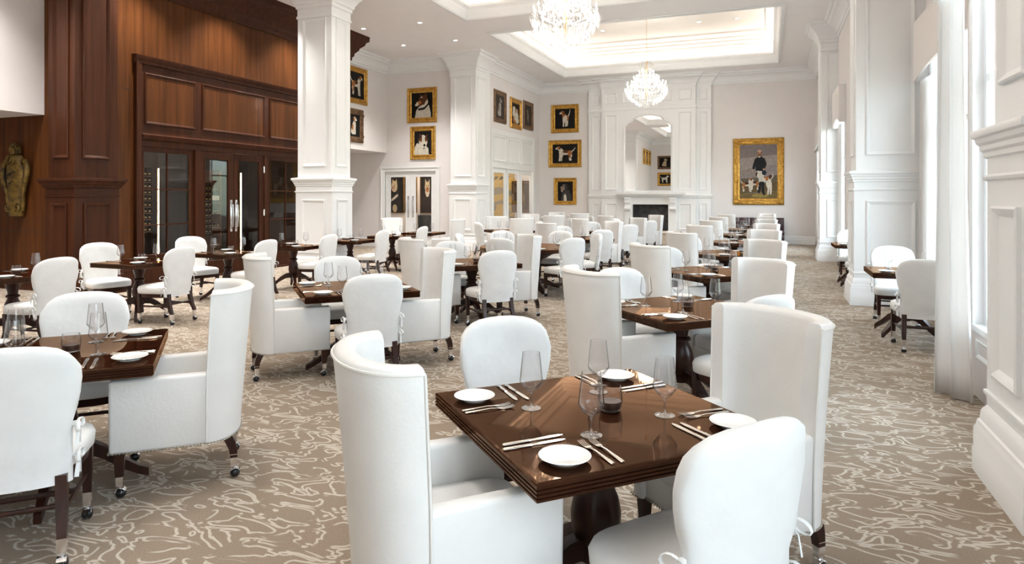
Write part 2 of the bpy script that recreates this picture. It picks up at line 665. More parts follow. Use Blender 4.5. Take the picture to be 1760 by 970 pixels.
# far wall with the chimney opening in front of it
struct(MB().box(-8.6, 2.4, YF, YF + 0.2, 0, H).build('wall_back', WALL))
struct(MB().sweep(BASEB, [(1.5, YF), (-1.9, YF)]).sweep(BASEB, [(-6.29, YF), (-8.3, YF)]).build('baseboard_back', TRIM))
struct(MB().sweep(CORN, [(1.5, YF), (-1.9, YF), (-1.9, YF - 0.2), (-6.29, YF - 0.2), (-6.29, YF), (-8.3, YF), (-8.3, 19.0)]).build('trim_4', TRIM, None, 30))
# wall behind the viewer
struct(MB().box(-8.6, 2.4, YN - 0.2, YN, 0, H).sweep(CORN, [(-8.3, YN), (2.1, YN)], m=1).build('wall_front', [WALL, TRIM], None, 30))

# left wall beyond the farther column, with the glazed doors to the next room
lw = MB()
lw.box(-8.5, -8.3, 18.6, 19.45, 0, H).box(-8.5, -8.3, 23.65, YF, 0, H).box(-8.5, -8.3, 19.45, 23.65, 3.80, H)
struct(lw.build('wall_left', WALL))
struct(MB().box(-8.5, -8.3, YN, 3.6, 0, H).sweep(CORN, [(-8.3, 3.6), (-8.3, YN)], m=1).build('wall_left_front', [WALL, TRIM], None, 30))

# entry wall with the double doors
ew = MB()
ew.box(-11.6, -11.62 + 0.0, 18.4, 18.55, 0, 0.01)
ew = MB()
DX0, DX1, DZ = -11.55, -9.70, 2.42
ew.box(-13.5, DX0, 18.4, 18.55, 0, H).box(DX1, -8.3, 18.4, 18.55, 0, H).box(DX0, DX1, 18.4, 18.55, DZ, H)
struct(ew.build('wall_entry', WALL))
struct(MB().sweep(CORN, [(-9.0, 18.4), (-11.5, 18.4), (-11.5, 15.0)]).build('trim_5', TRIM, None, 30))
struct(MB().sweep(BASEB, [(-9.0, 18.4), (DX1 + 0.13, 18.4)]).sweep(BASEB, [(DX0 - 0.13, 18.4), (-13.4, 18.4)]).build('baseboard_entry', TRIM))

# bulkheads over the left aisle (3 m headroom) and what lies beneath them
struct(MB().box(-13.6, -11.5, 15.1, 18.4, 3.03, H).build('wall_bulkhead', WALL))
struct(MB().box(-13.7, -13.5, 15.0, 18.5, 0, 3.1).box(-13.5, -13.42, 16.9, 17.1, 0, 3.03, 1).build('wall_recess', [WALL, TRIM]))
struct(MB().box(-15, -11.5, 3.4, 7.6, 3.0, H).build('wall_bulkhead_front', WALL))
struct(MB().box(-15.2, -15, 3.0, 7.8, 0, H).box(-15, -8.3, 3.4, 3.6, 0, H).build('wall_bar', WALL))

# right wall: niches and window walls, with openings
WIN = []


def window_wall(name, x, y0, y1, wy0, wy1, sill, head, proj=0.06):
    mb = MB()
    t = 0.18
    mb.box(x, x + t, y0, wy0, 0, H).box(x, x + t, wy1, y1, 0, H).box(x, x + t, wy0, wy1, 0, sill).box(x, x + t, wy0, wy1, head, H)
    struct(mb.build(name, WALL))
    k = len(WIN) + 1
    f = MB()
    # casing, sill, frame bars and the panelled apron under the sill
    f.box(x - 0.02, x, wy0 - 0.10, wy0, sill, head + 0.10).box(x - 0.02, x, wy1, wy1 + 0.10, sill, head + 0.10).box(x - 0.02, x, wy0, wy1, head, head + 0.10)
    f.box(x - proj, x + 0.10, wy0 - 0.12, wy1 + 0.12, sill - 0.04, sill + 0.006)
    nb = max(1, round((wy1 - wy0) / (1.1 if proj > 0.03 else 1.8)))
    for i in range(nb + 1):
        c = wy0 + (wy1 - wy0) * i / nb
        c = min(max(c, wy0 + 0.03), wy1 - 0.03)
        f.box(x + 0.06, x + 0.12, c - 0.03, c + 0.03, sill, head)
    for z in (sill + 0.03, 2.55, head - 0.03):
        f.box(x + 0.065, x + 0.115, wy0, wy1, z - 0.03, z + 0.03)
    f.sweep([(-d, z) for d, z in BASEB], [(x, wy0 - 0.05), (x, wy1 + 0.05)])
    for i in range(nb):
        a = wy0 + (wy1 - wy0) * i / nb + 0.06
        panel(f, (x, a, 0.32), (0, 1, 0), (0, 0, 1), (-1, 0, 0), (wy1 - wy0) / nb - 0.12, max(sill - 0.42, 0.05), k=0.6)
    w = struct(f.build('window_%d' % k, TRIM))
    MB().box(x + 0.085, x + 0.095, wy0, wy1, sill, head).build('pane', PANE, w)
    WIN.append((x, wy0, wy1, sill, head))
    ld = bpy.data.lights.new('window_portal', 'AREA')
    ld.shape = 'RECTANGLE'
    ld.size, ld.size_y = head - sill, wy1 - wy0
    ld.cycles.is_portal = True
    lo = bpy.data.objects.new('window_portal', ld)
    COL.objects.link(lo)
    lo.location = (x + 0.2, (wy0 + wy1) / 2, (sill + head) / 2)
    lo.rotation_euler = (0, R(90), 0)


XA, XB = 2.1, 1.55
window_wall('wall_right', XA, YN, 3.7, -2.2, 1.15, 0.55, 4.3)
window_wall('wall_right_niche', XB, 4.45, 6.55, 4.62, 6.32, 0.57, 4.2, 0.025)
window_wall('wall_right_alcove', XA, 6.55, 11.1, 7.2, 10.55, 0.55, 4.1)
window_wall('wall_right_alcove_rear', XA, 11.5, 15.5, 12.2, 14.9, 0.55, 4.1)
window_wall('wall_right_rear', 1.6, 15.5, 18.3, 16.6, 18.0, 0.55, 4.1)
window_wall('wall_right_corner', 1.5, 18.6, YF, 19.9, 23.1, 0.55, 3.7)
struct(MB().box(XB + 0.012, XA + 0.17, 6.455, 6.544, 0, H).box(1.612, XA + 0.17, 15.506, 15.6, 0, H).build('wall_right_return', WALL))
struct(MB().sweep(CORN, [(1.205, 11.0), (1.205, 11.66), (XA, 11.66), (XA, 15.5), (1.6, 15.5), (1.6, 18.17)][1:]).sweep(CORN, [(1.5, 18.8), (1.5, YF)]).sweep(CORN, [(XB, 4.5), (XB, 6.55), (XA, 6.55), (XA, 11.05)]).build('trim_6', TRIM, None, 30))
struct(MB().sweep(BASEB, [(1.5, 23.2), (1.5, YF)]).build('baseboard_right', TRIM))


# columns: plinth, pedestal with panels, cap, panelled shaft, capital
def column(name, x0, x1, y0, y1, faces, capital=True):
    mb = MB()
    mb.box(x0, x1, y0, y1, 1.9, H)
    e = 0.03
    mb.box(x0 - e, x1 + e, y0 - e, y1 + e, 0, 1.9)
    path = [(x0, y0), (x0, y1), (x1, y1), (x1, y0)]      # clockwise: left is outward
    mb.sweep([(e, 0), (0.09, 0), (0.09, 0.13), (0.085, 0.14), (0.085, 0.25), (0.075, 0.27), (0.07, 0.30), (0.06, 0.31), (0.055, 0.36), (0.045, 0.38), (e, 0.40)], path, True)
    mb.sweep([(e, 0.46), (0.045, 0.465), (0.045, 0.485), (e, 0.49)], path, True)
    mb.sweep([(e, 1.69), (0.045, 1.70), (0.05, 1.715), (e, 1.73)], path, True)
    mb.sweep([(e, 1.82), (0.045, 1.83), (0.045, 1.855), (0.06, 1.87), (0.06, 1.895), (0.075, 1.91), (0.08, 1.935), (0.095, 1.945), (0.10, 1.965), (0.095, 1.985), (0.0, 2.0)], path, True)
    if capital:
        mb.sweep([(0, H - 0.72), (0.02, H - 0.71), (0.02, H - 0.66), (0.006, H - 0.65), (0.006, H - 0.52), (0.03, H - 0.50), (0.035, H - 0.44), (0.06, H - 0.42), (0.07, H - 0.36), (0.13, H - 0.26), (0.21, H - 0.17), (0.24, H - 0.15),
                  (0.25, H - 0.08), (0.30, H - 0.06), (0.31, H)], path, True)
    for fc in faces:
        if fc == 'f':
            O1, U, N, w = (x0, y0, 0), (1, 0, 0), (0, -1, 0), x1 - x0
        elif fc == 'r':
            O1, U, N, w = (x1, y0, 0), (0, 1, 0), (1, 0, 0), y1 - y0
        else:
            O1, U, N, w = (x0, y1, 0), (0, -1, 0), (-1, 0, 0), y1 - y0
        i = 0.13
        O1, U, N = Vector(O1), Vector(U), Vector(N)
        panel(mb, O1 + U * i + Vector((0, 0, 2.22)), U, (0, 0, 1), N, w - 2 * i, 3.0)
        panel(mb, O1 + U * i + N * e + Vector((0, 0, 0.60)), U, (0, 0, 1), N, w - 2 * i, 0.95)
    return struct(mb.build(name, TRIM, None, 30))


column('column', -9.0, -8.17, 11.03, 11.66, 'fr')
column('column', -9.0, -8.17, 18.0, 18.75, 'fr')
column('column', -9.0, -8.17, 3.75, 4.4, 'fr')
column('column', 1.205, 2.1, 3.87, 4.53, 'fl')
column('column', 1.205, 2.1, 11.02, 11.66, 'fl')
column('column', 1.205, 1.75, 18.17, 18.8, 'fl')
struct(MB().box(-8.31, -8.17, 18.75, 19.1, 0, H).build('wall_left_pier', TRIM))

# next room seen through the doors
struct(MB().box(-13.6, -10.4, 20.6, 20.7, 0, 3.6).box(-13.6, -13.5, 18.5, 20.7, 0, 3.6).box(-10.5, -10.4, 20.6, YF + 0.1, 0, 3.6).box(-10.5, -8.4, YF, YF + 0.1, 0, 3.6).build('wall_next_room', WALL))
struct(MB().box(-13.6, -8.5, 18.5, YF + 0.1, 3.6, 3.7).build('ceiling_next_room', CEIL))
for (lx, ly) in ((-11.2, 19.5), (-9.4, 22.0)):  # point lights without fixtures, added to light the next room
    ld = bpy.data.lights.new('next_room_fill_light', 'POINT')
    ld.energy = 22
    ld.color = (1, 0.86, 0.68)
    ld.shadow_soft_size = 0.15
    lo = bpy.data.objects.new('next_room_fill_light', ld)
    COL.objects.link(lo)
    lo.location = (lx, ly, 3.3)


def glazed_leaf(name, w, h, mats, pane, handle=None, parent=None, stile=0.11, rail_b=0.28, bars=None, hside=1):
    """A door leaf in local coordinates: x 0..w, z 0..h, facing -y."""
    f = MB()
    f.box(0, stile, -0.022, 0.022, 0, h).box(w - stile, w, -0.022, 0.022, 0, h).box(stile, w - stile, -0.022, 0.022, 0, rail_b).box(stile, w - stile, -0.022, 0.022, h - stile, h)
    f.rect_ring((stile, -0.022, rail_b), (1, 0, 0), (0, 0, 1), (0, -1, 0), w - 2 * stile, h - stile - rail_b, [(-0.012, 0), (-0.012, 0.008), (0.0, 0.010), (0.012, 0.0)])
    for bx, bz0, bx1, bz1 in (bars or []):
        f.box(bx, bx1, -0.015, 0.015, bz0, bz1)
    o = f.build(name, mats, parent)
    MB().box(stile - 0.005, w - stile + 0.005, -0.004, 0.004, rail_b - 0.005, h - stile + 0.005).build('pane', pane, o)
    if handle:
        x = stile / 2 if hside < 0 else w - stile / 2
        z0, z1 = handle
        MB().rbox(x - 0.03, x + 0.03, -0.032, -0.020, z0, z1, 0.008, 2).tube([(x, -0.03, z1 - 0.07), (x, -0.075, z1 - 0.10), (x, -0.085, (z0 + z1) / 2), (x, -0.075, z0 + 0.10), (x, -0.03, z0 + 0.07)],
                                                                         [0.011, 0.013, 0.017, 0.013, 0.011], 8).lathe([(0.0, -0.02), (0.016, -0.01), (0.016, 0.01), (0.0, 0.02)], 10, (x, -0.085, (z0 + z1) / 2)).build('handle', CHROME, o, 40)
    return o


def set_at(o, loc, rz):
    o.location = loc
    o.rotation_euler = (0, 0, rz)
    return o


# white entry double door
dd = struct(empty('door_1', loc=(0, 0, 0)))
dc = MB()
dc.box(DX0 - 0.14, DX0, 18.36, 18.56, 0, DZ + 0.14).box(DX1, DX1 + 0.14, 18.36, 18.56, 0, DZ + 0.14).box(DX0, DX1, 18.36, 18.56, DZ, DZ + 0.14)
dc.rect_ring((DX0 - 0.14, 18.36, 0), (1, 0, 0), (0, 0, 1), (0, -1, 0), DX1 - DX0 + 0.28, DZ + 0.14, [(0, 0), (0, 0.025), (0.035, 0.025), (0.05, 0.0)])
dc.build('door_frame', TRIM, dd)
wl = (DX1 - DX0) / 2 - 0.004
a_ = glazed_leaf('door_leaf', wl, DZ - 0.01, TRIM, PANE, (0.95, 1.62), dd, 0.17, 0.30, hside=1)
a_.location = (DX0 + 0.002, 18.44, 0.01)
a_ = glazed_leaf('door_leaf', wl, DZ - 0.01, TRIM, PANE, (0.95, 1.62), dd, 0.17, 0.30, hside=-1)
a_.location = (DX0 + wl + 0.006, 18.44, 0.01)

# white three-leaf glazed screen with panels above, in the left wall
sc_ = struct(empty('door_2'))
fr = MB()
fr.box(-8.42, -8.27, 19.45, 19.56, 0, 3.80).box(-8.42, -8.27, 23.50, 23.65, 0, 3.80).box(-8.425, -8.265, 19.44, 23.66, 3.66, 3.82).box(-8.415, -8.275, 19.46, 23.64, 2.56, 2.70)
fr.box(-8.40, -8.30, 19.5, 23.6, 2.70, 3.66)
for i in range(3):
    y0 = 19.56 + i * 1.3133
    if i:
        fr.box(-8.412, -8.28, y0 - 0.06, y0 + 0.06, 0, 3.665)
    panel(fr, (-8.30, y0 + 0.10, 2.78), (0, 1, 0), (0, 0, 1), (1, 0, 0), 1.1, 0.82)
fr.build('door_frame', TRIM, sc_)
for i in range(3):
    a_ = glazed_leaf('door_leaf', 1.18, 2.55, TRIM, PANE, None, sc_, 0.13, 0.35)
    set_at(a_, (-8.35, 19.63 + i * 1.3133, 0.005), R(90))

# ------------------------------------------------------------------ mahogany wine room
wb = MB()
# wall slabs round the glazed front (opening Y 8.60..13.08, Z 0.30..2.50)
OY0, OY1, OZ1 = 8.60, 13.08, 2.52
wb.box(XW - 0.15, XW, 7.6, OY0, 0, H - 0.05).box(XW - 0.15, XW, OY1, 15.0, 0, H - 0.05).box(XW - 0.15, XW, OY0, OY1, OZ1, H - 0.05)
wb.box(-11.5, XW - 0.15, 14.85, 15.0, 0, H - 0.05)
wb.box(-15, XW - 0.02, 7.6, 7.75, 0, H - 0.05)
struct(wb.build('wall_wine_room', MAHOG))
struct(MB().box(-13.6, -11.51, 14.86, 14.99, 0, 3.1).build('wall_recess_end', WALL))
# base, cornice and seams
px0_ = -10.87
tb = MB()
tb.sweep([(0, 0), (-0.05, 0), (-0.05, 0.20), (-0.03, 0.24), (-0.03, 0.30), (0, 0.32)], [(XW, 7.7), (XW, OY0 - 0.12)])
tb.sweep([(0, 0), (-0.05, 0), (-0.05, 0.20), (-0.03, 0.24), (-0.03, 0.30), (0, 0.32)], [(XW, OY1 + 0.12), (XW, 15.0)])
tb.sweep([(0, 0), (0.05, 0), (0.05, 0.20), (0.03, 0.24), (0, 0.32)], [(-10.9, 7.6), (-15, 7.6)][::-1] if False else [(-15, 7.6), (-10.9, 7.6)][::-1])
WC = [(0, 5.28), (0.03, 5.28), (0.035, 5.36), (0.07, 5.40), (0.08, 5.47), (0.16, 5.56), (0.18, 5.62), (0.27, 5.70), (0.30, 5.78), (0.36, 5.82), (0.37, H), (0, H)]
tb.sweep([(-d, z) for d, z in WC], [(XW, 7.98), (XW, 15.0), (-11.5, 15.0)])
SEAM = mat('panel_seam', (0.012, 0.004, 0.002), 0.6)
tb.box(-15, px0_, 7.598, 7.60, 0.998, 1.006, 1).box(XW, XW + 0.002, 7.97, 8.46, 0.998, 1.006, 1).box(XW, XW + 0.002, 7.97, 8.46, 3.498, 3.506, 1).box(XW, XW + 0.002, 13.22, 15.0, 0.998, 1.006, 1)
struct(tb.build('trim_7', [MAHOGD, SEAM], None, 30))
# big pilaster in front
pb = MB()
px0, px1, py0, py1 = -10.87, -10.20, 7.20, 7.97
pb.box(px0 + 0.03, px1 - 0.03, py0 + 0.03, py1 - 0.0, 1.9, H - 0.02).box(px0, px1, py0, py1, 0, 1.9)
path = [(px0, py0), (px0, py1), (px1, py1), (px1, py0)]
pb.sweep([(0, 0), (0.08, 0), (0.08, 0.22), (0.06, 0.26), (0.06, 0.30), (0.03, 0.34), (0.03, 0.38), (0, 0.40)], path, True)
pb.sweep([(0, 1.60), (0.015, 1.605), (0.015, 1.63), (0, 1.635)], path, True)
pb.sweep([(0, 1.74), (0.03, 1.75), (0.035, 1.79), (0.06, 1.81), (0.07, 1.85), (0.09, 1.86), (0.09, 1.90), (-0.03, 1.91)], path, True)
pb.sweep([(-0.03, H - 0.7), (0.0, H - 0.66), (0.03, H - 0.5), (0.12, H - 0.3), (0.25, H - 0.14), (0.28, H)], path, True)
for O1, U, N, w in (((px0, py0, 0), (1, 0, 0), (0, -1, 0), px1 - px0), ((px1, py0, 0), (0, 1, 0), (1, 0, 0), py1 - py0)):
    O1, U, N = Vector(O1), Vector(U), Vector(N)
    panel(pb, O1 + U * 0.15 + Vector((0, 0, 0.52)), U, (0, 0, 1), N, w - 0.30, 0.98)
    panel(pb, O1 + U * 0.15 - N * 0.03 + Vector((0, 0, 2.22)), U, (0, 0, 1), N, w - 0.30, 3.0)
struct(pb.build('column_wine_room', MAHOGD, None, 30))
# frame of the glazed front, panels over it
fb = MB()
FX = XW
fb.box(FX, FX + 0.07, 8.48, 8.60, 0, 4.12).box(FX, FX + 0.07, 13.08, 13.20, 0, 4.12)
fb.sweep([(0, 3.98), (-0.07, 3.99), (-0.075, 4.03), (-0.10, 4.06), (-0.115, 4.10), (-0.12, 4.13), (0, 4.14)], [(FX, 8.45), (FX, 13.23)])
fb.rect_ring((FX, 8.48, 0.0), (0, 1, 0), (0, 0, 1), (1, 0, 0), 4.72, 4.10, [(0.0, 0.07), (0.0, 0.085), (0.03, 0.085), (0.05, 0.07)])
fb.box(FX, FX + 0.03, 8.60, 13.08, OZ1, 4.0)
for y0, w in ((8.68, 1.13), (9.97, 1.74), (11.87, 1.13)):
    panel(fb, (FX + 0.03, y0, 2.92), (0, 1, 0), (0, 0, 1), (1, 0, 0), w, 0.92)
    fb.box(FX + 0.028, FX + 0.034, y0 + 0.05, y0 + w - 0.05, 2.97, 3.79, 1)
fb.sweep([(0, 2.62), (-0.05, 2.64), (-0.07, 2.68), (-0.08, 2.72), (-0.03, 2.74), (0, 2.76)], [(FX + 0.02, 8.60), (FX + 0.02, 13.08)])
# mullions beside the doors and the low base under the side lights
fb.box(FX - 0.10, FX + 0.05, 9.80, 9.92, 0, OZ1).box(FX - 0.10, FX + 0.05, 11.70, 11.82, 0, OZ1)
fb.box(FX - 0.10, FX + 0.04, 8.60, 9.80, 0, 0.46).box(FX - 0.10, FX + 0.04, 11.82, 13.08, 0, 0.46)
struct(fb.build('trim_8', [MAHOGD, MAHOG], None, 30))
for k, (y0, y1) in enumerate(((8.60, 9.80), (11.82, 13.08))):
    w, h = y1 - y0, OZ1 - 0.46
    bars = [(w / 2 - 0.012, 0.08, w / 2 + 0.012, h - 0.08), (0.09, 0.62, w - 0.09, 0.645), (0.09, 1.27, w - 0.09, 1.295)]
    o = glazed_leaf('window_%d' % (len(WIN) + 1 + k), w, h, MAHOGD, CPANE, None, None, 0.085, 0.085, bars)
    struct(set_at(o, (FX - 0.02, y0, 0.46), R(90)))
wd = struct(empty('door_3'))
for k, (y0, y1, hs) in enumerate(((9.92, 10.805, 1), (10.815, 11.70, -1))):
    o = glazed_leaf('door_leaf', y1 - y0, OZ1 - 0.02, MAHOGD, CPANE, (0.87, 1.53), wd, 0.13, 0.30, hside=hs)
    set_at(o, (FX - 0.0, y0, 0.01), R(90))
    hx = 0.0 if hs > 0 else y1 - y0
    for z in (0.35, 1.25, 2.2):
        MB().lathe([(0.014, -0.07), (0.014, 0.07)], 8, (hx, -0.03, z)).build('hinge', CHROME, o, 40)
# inside of the wine room
cb = MB()
cb.box(-12.6, -12.5, 8.2, 13.5, 0, 2.9).box(-12.5, XW - 0.15, 8.2, 8.3, 0, 2.9).box(-12.5, XW - 0.15, 13.4, 13.5, 0, 2.9).box(-12.5, XW - 0.1, 8.2, 13.5, 2.7, 2.8)
struct(cb.build('wall_cellar', CELLAR))


def led(y, x, z0, z1, label):
    t = empty('strip_light', label, 'light', 'wine rack strip lights')
    MB().box(x - 0.012, x + 0.012, y - 0.018, y + 0.018, z0, z1).build('housing', CHROME, t)
    MB().box(x + 0.012, x + 0.018, y - 0.009, y + 0.009, z0, z1).build('diffuser', LEDM, t)


for ly in (9.4, 11.4):  # added fill lights without fixtures, so the bottles show behind the glass
    ld = bpy.data.lights.new('cellar_fill_light', 'POINT')
    ld.energy = 7
    ld.color = (1, 0.78, 0.52)
    ld.shadow_soft_size = 0.1
    lo = bpy.data.objects.new('cellar_fill_light', ld)
    COL.objects.link(lo)
    lo.location = (-10.85, ly, 2.62)

led(9.40, -10.98, 0.45, 2.15, 'glowing vertical strip light beside bottle rack behind the side window')
led(11.87, -11.30, 0.40, 2.15, 'glowing vertical strip light behind the right wine room door leaf')
None and led(9.31, -10.99, 0.95, 2.12, 'dim glowing strip between the second and third bottle columns, side window')

bt = MB()
bt.lathe([(0.0, -0.31), (0.034, -0.31), (0.037, -0.30), (0.037, -0.11), (0.033, -0.08), (0.016, -0.045), (0.0145, -0.03)], 12, axis='x', m=0, cap1=False)
bt.lathe([(0.0145, -0.03), (0.0155, -0.028), (0.0155, -0.004), (0.013, 0.0), (0.0, 0.0)], 12, axis='x', m=1, cap0=False)
bottle0 = tag(bt.build('wine_bottle', [BOTTLE, FOIL], None, 40), 'x', 'bottle')
bottle0.location = (-11.0, 9.1, 0.98)
bs = MB()
bs.lathe([(0.0, 0.0), (0.037, 0.0), (0.037, 0.05)], 14, cap1=False)
bs.lathe([(0.037, 0.05), (0.0375, 0.052), (0.0375, 0.15), (0.037, 0.152)], 14, m=1, cap0=False, cap1=False)
bs.lathe([(0.037, 0.152), (0.037, 0.19), (0.031, 0.215), (0.015, 0.25), (0.0145, 0.27)], 14, cap0=False, cap1=False)
bs.lathe([(0.0145, 0.27), (0.0155, 0.272), (0.0155, 0.30), (0.0, 0.302)], 14, m=2, cap0=False)
stand0 = tag(bs.build('wine_bottle', [BOTTLE, PAPER, FOIL], None, 40), 'x', 'bottle')
ROWW = ['lowest', 'second', 'third', 'fourth', 'fifth', 'sixth', 'seventh', 'eighth', 'ninth', 'topmost']


def rack(label, x, ys, zs, shelf=True, face=0.0):
    t = empty('wine_rack', label, 'rack', None)
    b = MB()
    y0, y1 = min(ys) - 0.06, max(ys) + 0.06
    b.box(x - 0.36, x - 0.33, y0, y1, min(zs) - 0.10, max(zs) + 0.12)
    for y in [y0] + [(p + q) / 2 for p, q in zip(ys, ys[1:])] + [y1]:
        b.box(x - 0.34, x - 0.02, y - 0.006, y + 0.006, min(zs) - 0.10, max(zs) + 0.12)
    b.build('frame', CELLAR, t)
    for z in zs:
        MB().box(x - 0.34, x - 0.03, y0, y1, z - 0.050, z - 0.0375).build('shelf', SHELF, t)
    return t


def fill(ys, zs, x, where, grp):
    for i, y in enumerate(ys):
        for j, z in enumerate(zs):
            place(bottle0, (x, y, z), 0, 'dark wine bottle lying neck outward, %s from the bottom, column %s, %s' % (ROWW[j], 'abcdef'[i], where), grp)


YS1 = [9.06, 9.15, 9.24, 9.345]
ZS1 = [0.98 + 0.118 * k for k in range(10)]
rack('tall dark wine rack behind the wine room side window', -11.0, YS1[:3], ZS1)
fill(YS1[:3], ZS1, -11.0, 'side window rack', 'bottles in the side window rack')
YS2 = [11.00, 11.09]
ZS2 = [0.85 + 0.118 * k for k in range(9)]
rack('narrow wine rack of two columns behind the left wine room door leaf', -11.4, YS2, ZS2)
fill(YS2, ZS2, -11.4, 'narrow door rack', 'bottles in the narrow door rack')
YS3 = [11.765]
ZS3 = [0.95 + 0.118 * k for k in range(9)]
rack('slim wine rack of one column behind the right wine room door leaf', -11.35, YS3, ZS3)
fill(YS3, ZS3, -11.35, 'slim single column rack', 'bottles in the slim rack')
# shelf unit with standing and lying bottles
su = empty('bottle_shelf', 'mahogany shelf unit of labelled bottles behind the left wine room door leaf', 'shelf')
MB().box(-11.85, -11.82, 11.16, 11.45, 0.2, 2.2).box(-11.82, -11.45, 11.16, 11.175, 0.2, 2.2).box(-11.82, -11.45, 11.435, 11.45, 0.2, 2.2).build('case', SHELF, su)
for z in (0.55, 0.93, 1.25, 1.48):
    MB().box(-11.82, -11.45, 11.175, 11.435, z - 0.022, z - 0.002).build('shelf', SHELF, su)
for i, y in enumerate((11.225, 11.305, 11.385)):
    place(stand0, (-11.50, y, 1.48), 0, 'labelled wine bottle standing on the upper cellar shelf, %s of three' % ['first', 'middle', 'last'][i], 'standing labelled bottles')
    place(bottle0, (-11.47, y, 1.29), 0, 'dark wine bottle lying on the middle cellar shelf, %s of three' % ['first', 'middle', 'last'][i], 'bottles lying on the shelf unit')
    place(bottle0, (-11.47, y, 0.97), 0, 'dark wine bottle lying on the lower cellar shelf, %s of three' % ['first', 'middle', 'last'][i], 'bottles lying on the shelf unit')

# gilded carved crest on the dark panelling
ct = empty('carved_crest', 'gilded carved wooden crest hanging on the dark mahogany wall', 'wall carving', None, (-12.12, 7.585, 1.27))


def dome(mb, cx, cz, rx, rz, d, m=0, n=20):
    rs = []
    for k in range(6):
        a = k / 5 * PI / 2
        rs.append([(cx + rx * math.cos(a) * math.cos(2 * PI * j / n), -0.02 - d * math.sin(a), cz + rz * math.cos(a) * math.sin(2 * PI * j / n)) for j in range(n)])
    mb.rings(rs, True, True, True, m)


def scroll(mb, cx, cz, r0, turns, rad, sgn=1, y=-0.07, a0=0.0, m=0):
    pts, rr = [], []
    N = int(18 * turns)
    for k in range(N + 1):
        f = k / N
        a = a0 + sgn * f * turns * 2 * PI
        r = r0 * (1 - 0.82 * f)
        pts.append((cx + r * math.cos(a), y - 0.03 * f, cz + r * math.sin(a)))
        rr.append(rad * (1 - 0.4 * f))
    mb.tube(pts, rr, 7, m)


body = MB()
prof = [(0.0, 0.13), (0.10, 0.16), (0.22, 0.15), (0.36, 0.17), (0.52, 0.21), (0.70, 0.24), (0.85, 0.22), (0.95, 0.16), (1.02, 0.10)]
rs = []
for z, w in prof:
    rs.append([(w * math.cos(a), -0.01 - 0.13 * max(math.sin(a), 0) ** 0.8, z) for a in [PI * k / 14 for k in range(15)]] + [(-w * 0.98, 0.0, z), (w * 0.98, 0.0, z)])
body.rings(rs, True)
body.build('shield', CREST, ct, 50)
side = MB()
for sg in (-1, 1):
    pts = [(sg * 0.16, -0.04, 0.10), (sg * 0.20, -0.06, 0.25), (sg * 0.21, -0.07, 0.40), (sg * 0.27, -0.08, 0.55), (sg * 0.32, -0.08, 0.72), (sg * 0.31, -0.07, 0.86), (sg * 0.24, -0.06, 0.95), (sg * 0.17, -0.06, 0.93)]
    MB().tube(pts, [0.03, 0.035, 0.03, 0.04, 0.045, 0.045, 0.04, 0.03], 9).build('side_volute', CREST, ct, 50)
    f = MB()
    scroll(f, sg * 0.12, 0.14, 0.075, 1.6, 0.022, sg, -0.10, PI / 2)
    f.build('foot_scroll', CREST, ct, 50)
    MB().tube([(sg * 0.235, -0.07, 0.50), (sg * 0.262, -0.085, 0.66), (sg * 0.255, -0.085, 0.80)], [0.008, 0.02, 0.010], 8).build('slot', CRESTD, ct, 50)
top = MB()
dome(top, 0, 0.98, 0.13, 0.12, 0.14)
dome(top, -0.02, 1.13, 0.11, 0.11, 0.12)
scroll(top, 0.03, 1.14, 0.09, 2.0, 0.020, 1, -0.12)
scroll(top, -0.02, 0.97, 0.10, 1.9, 0.020, -1, -0.14)
scroll(top, -0.03, 1.22, 0.045, 1.3, 0.018, 1, -0.08)
top.build('scroll_top', CREST, ct, 50)
sq = MB()
for k in range(7):
    cx, cz = -0.10 + 0.033 * k, 0.68 + 0.014 * k + 0.012 * (k % 2)
    scroll(sq, cx, cz, 0.022, 1.2, 0.007, 1 if k % 2 else -1, -0.145 + 0.15 * abs(cx) * 0.6, k)
for k in range(5):
    scroll(sq, -0.05 + 0.026 * k, 0.56 + 0.01 * k, 0.016, 1.0, 0.006, -1 if k % 2 else 1, -0.13, k)
sq.build('carved_script', CRESTD, ct, 50)

# ------------------------------------------------------------------ fireplace wall
bx0, bx1, by = -6.29, -1.90, YF - 0.2
br = MB()
br.box(bx0, bx1, by, YF, 0, H)
ix0, ix1, iy = -5.76, -2.40, 23.9
fx0, fx1, fz0, fz1 = -4.60, -3.33, 0.40, 1.34
br.box(ix0, fx0, iy, by, 0, H).box(fx1, ix1, iy, by, 0, H).box(fx0, fx1, iy, by, fz1, H).box(fx0, fx1, iy, by, 0, fz0)
for X0, X1, yy in ((bx0, ix0, by), (ix1, bx1, by)):
    for z0, z1 in ((0.45, 1.38), (1.86, 4.62), (5.02, 5.42)):
        panel(br, (X0 + 0.12, yy, z0), (1, 0, 0), (0, 0, 1), (0, -1, 0), X1 - X0 - 0.24, z1 - z0)
for X0, X1 in ((-5.62, -5.18), (-2.98, -2.54)):
    for z0, z1 in ((0.45, 1.38), (1.86, 4.62), (5.02, 5.42)):
        panel(br, (X0, iy, z0), (1, 0, 0), (0, 0, 1), (0, -1, 0), X1 - X0, z1 - z0)
for X0 in (-5.0, -4.43, -3.86):
    panel(br, (X0 + 0.03, iy, 5.02), (1, 0, 0), (0, 0, 1), (0, -1, 0), 0.62 if X0 != -3.86 else 0.62, 0.40)
P_ = [(bx1, YF), (bx1, by), (ix1, by), (ix1, iy), (ix0, iy), (ix0, by), (bx0, by), (bx0, YF)]
P_ = P_
br.sweep([(0, 1.56), (0.03, 1.58), (0.035, 1.62), (0.05, 1.64), (0.05, 1.67), (0, 1.68)], P_)
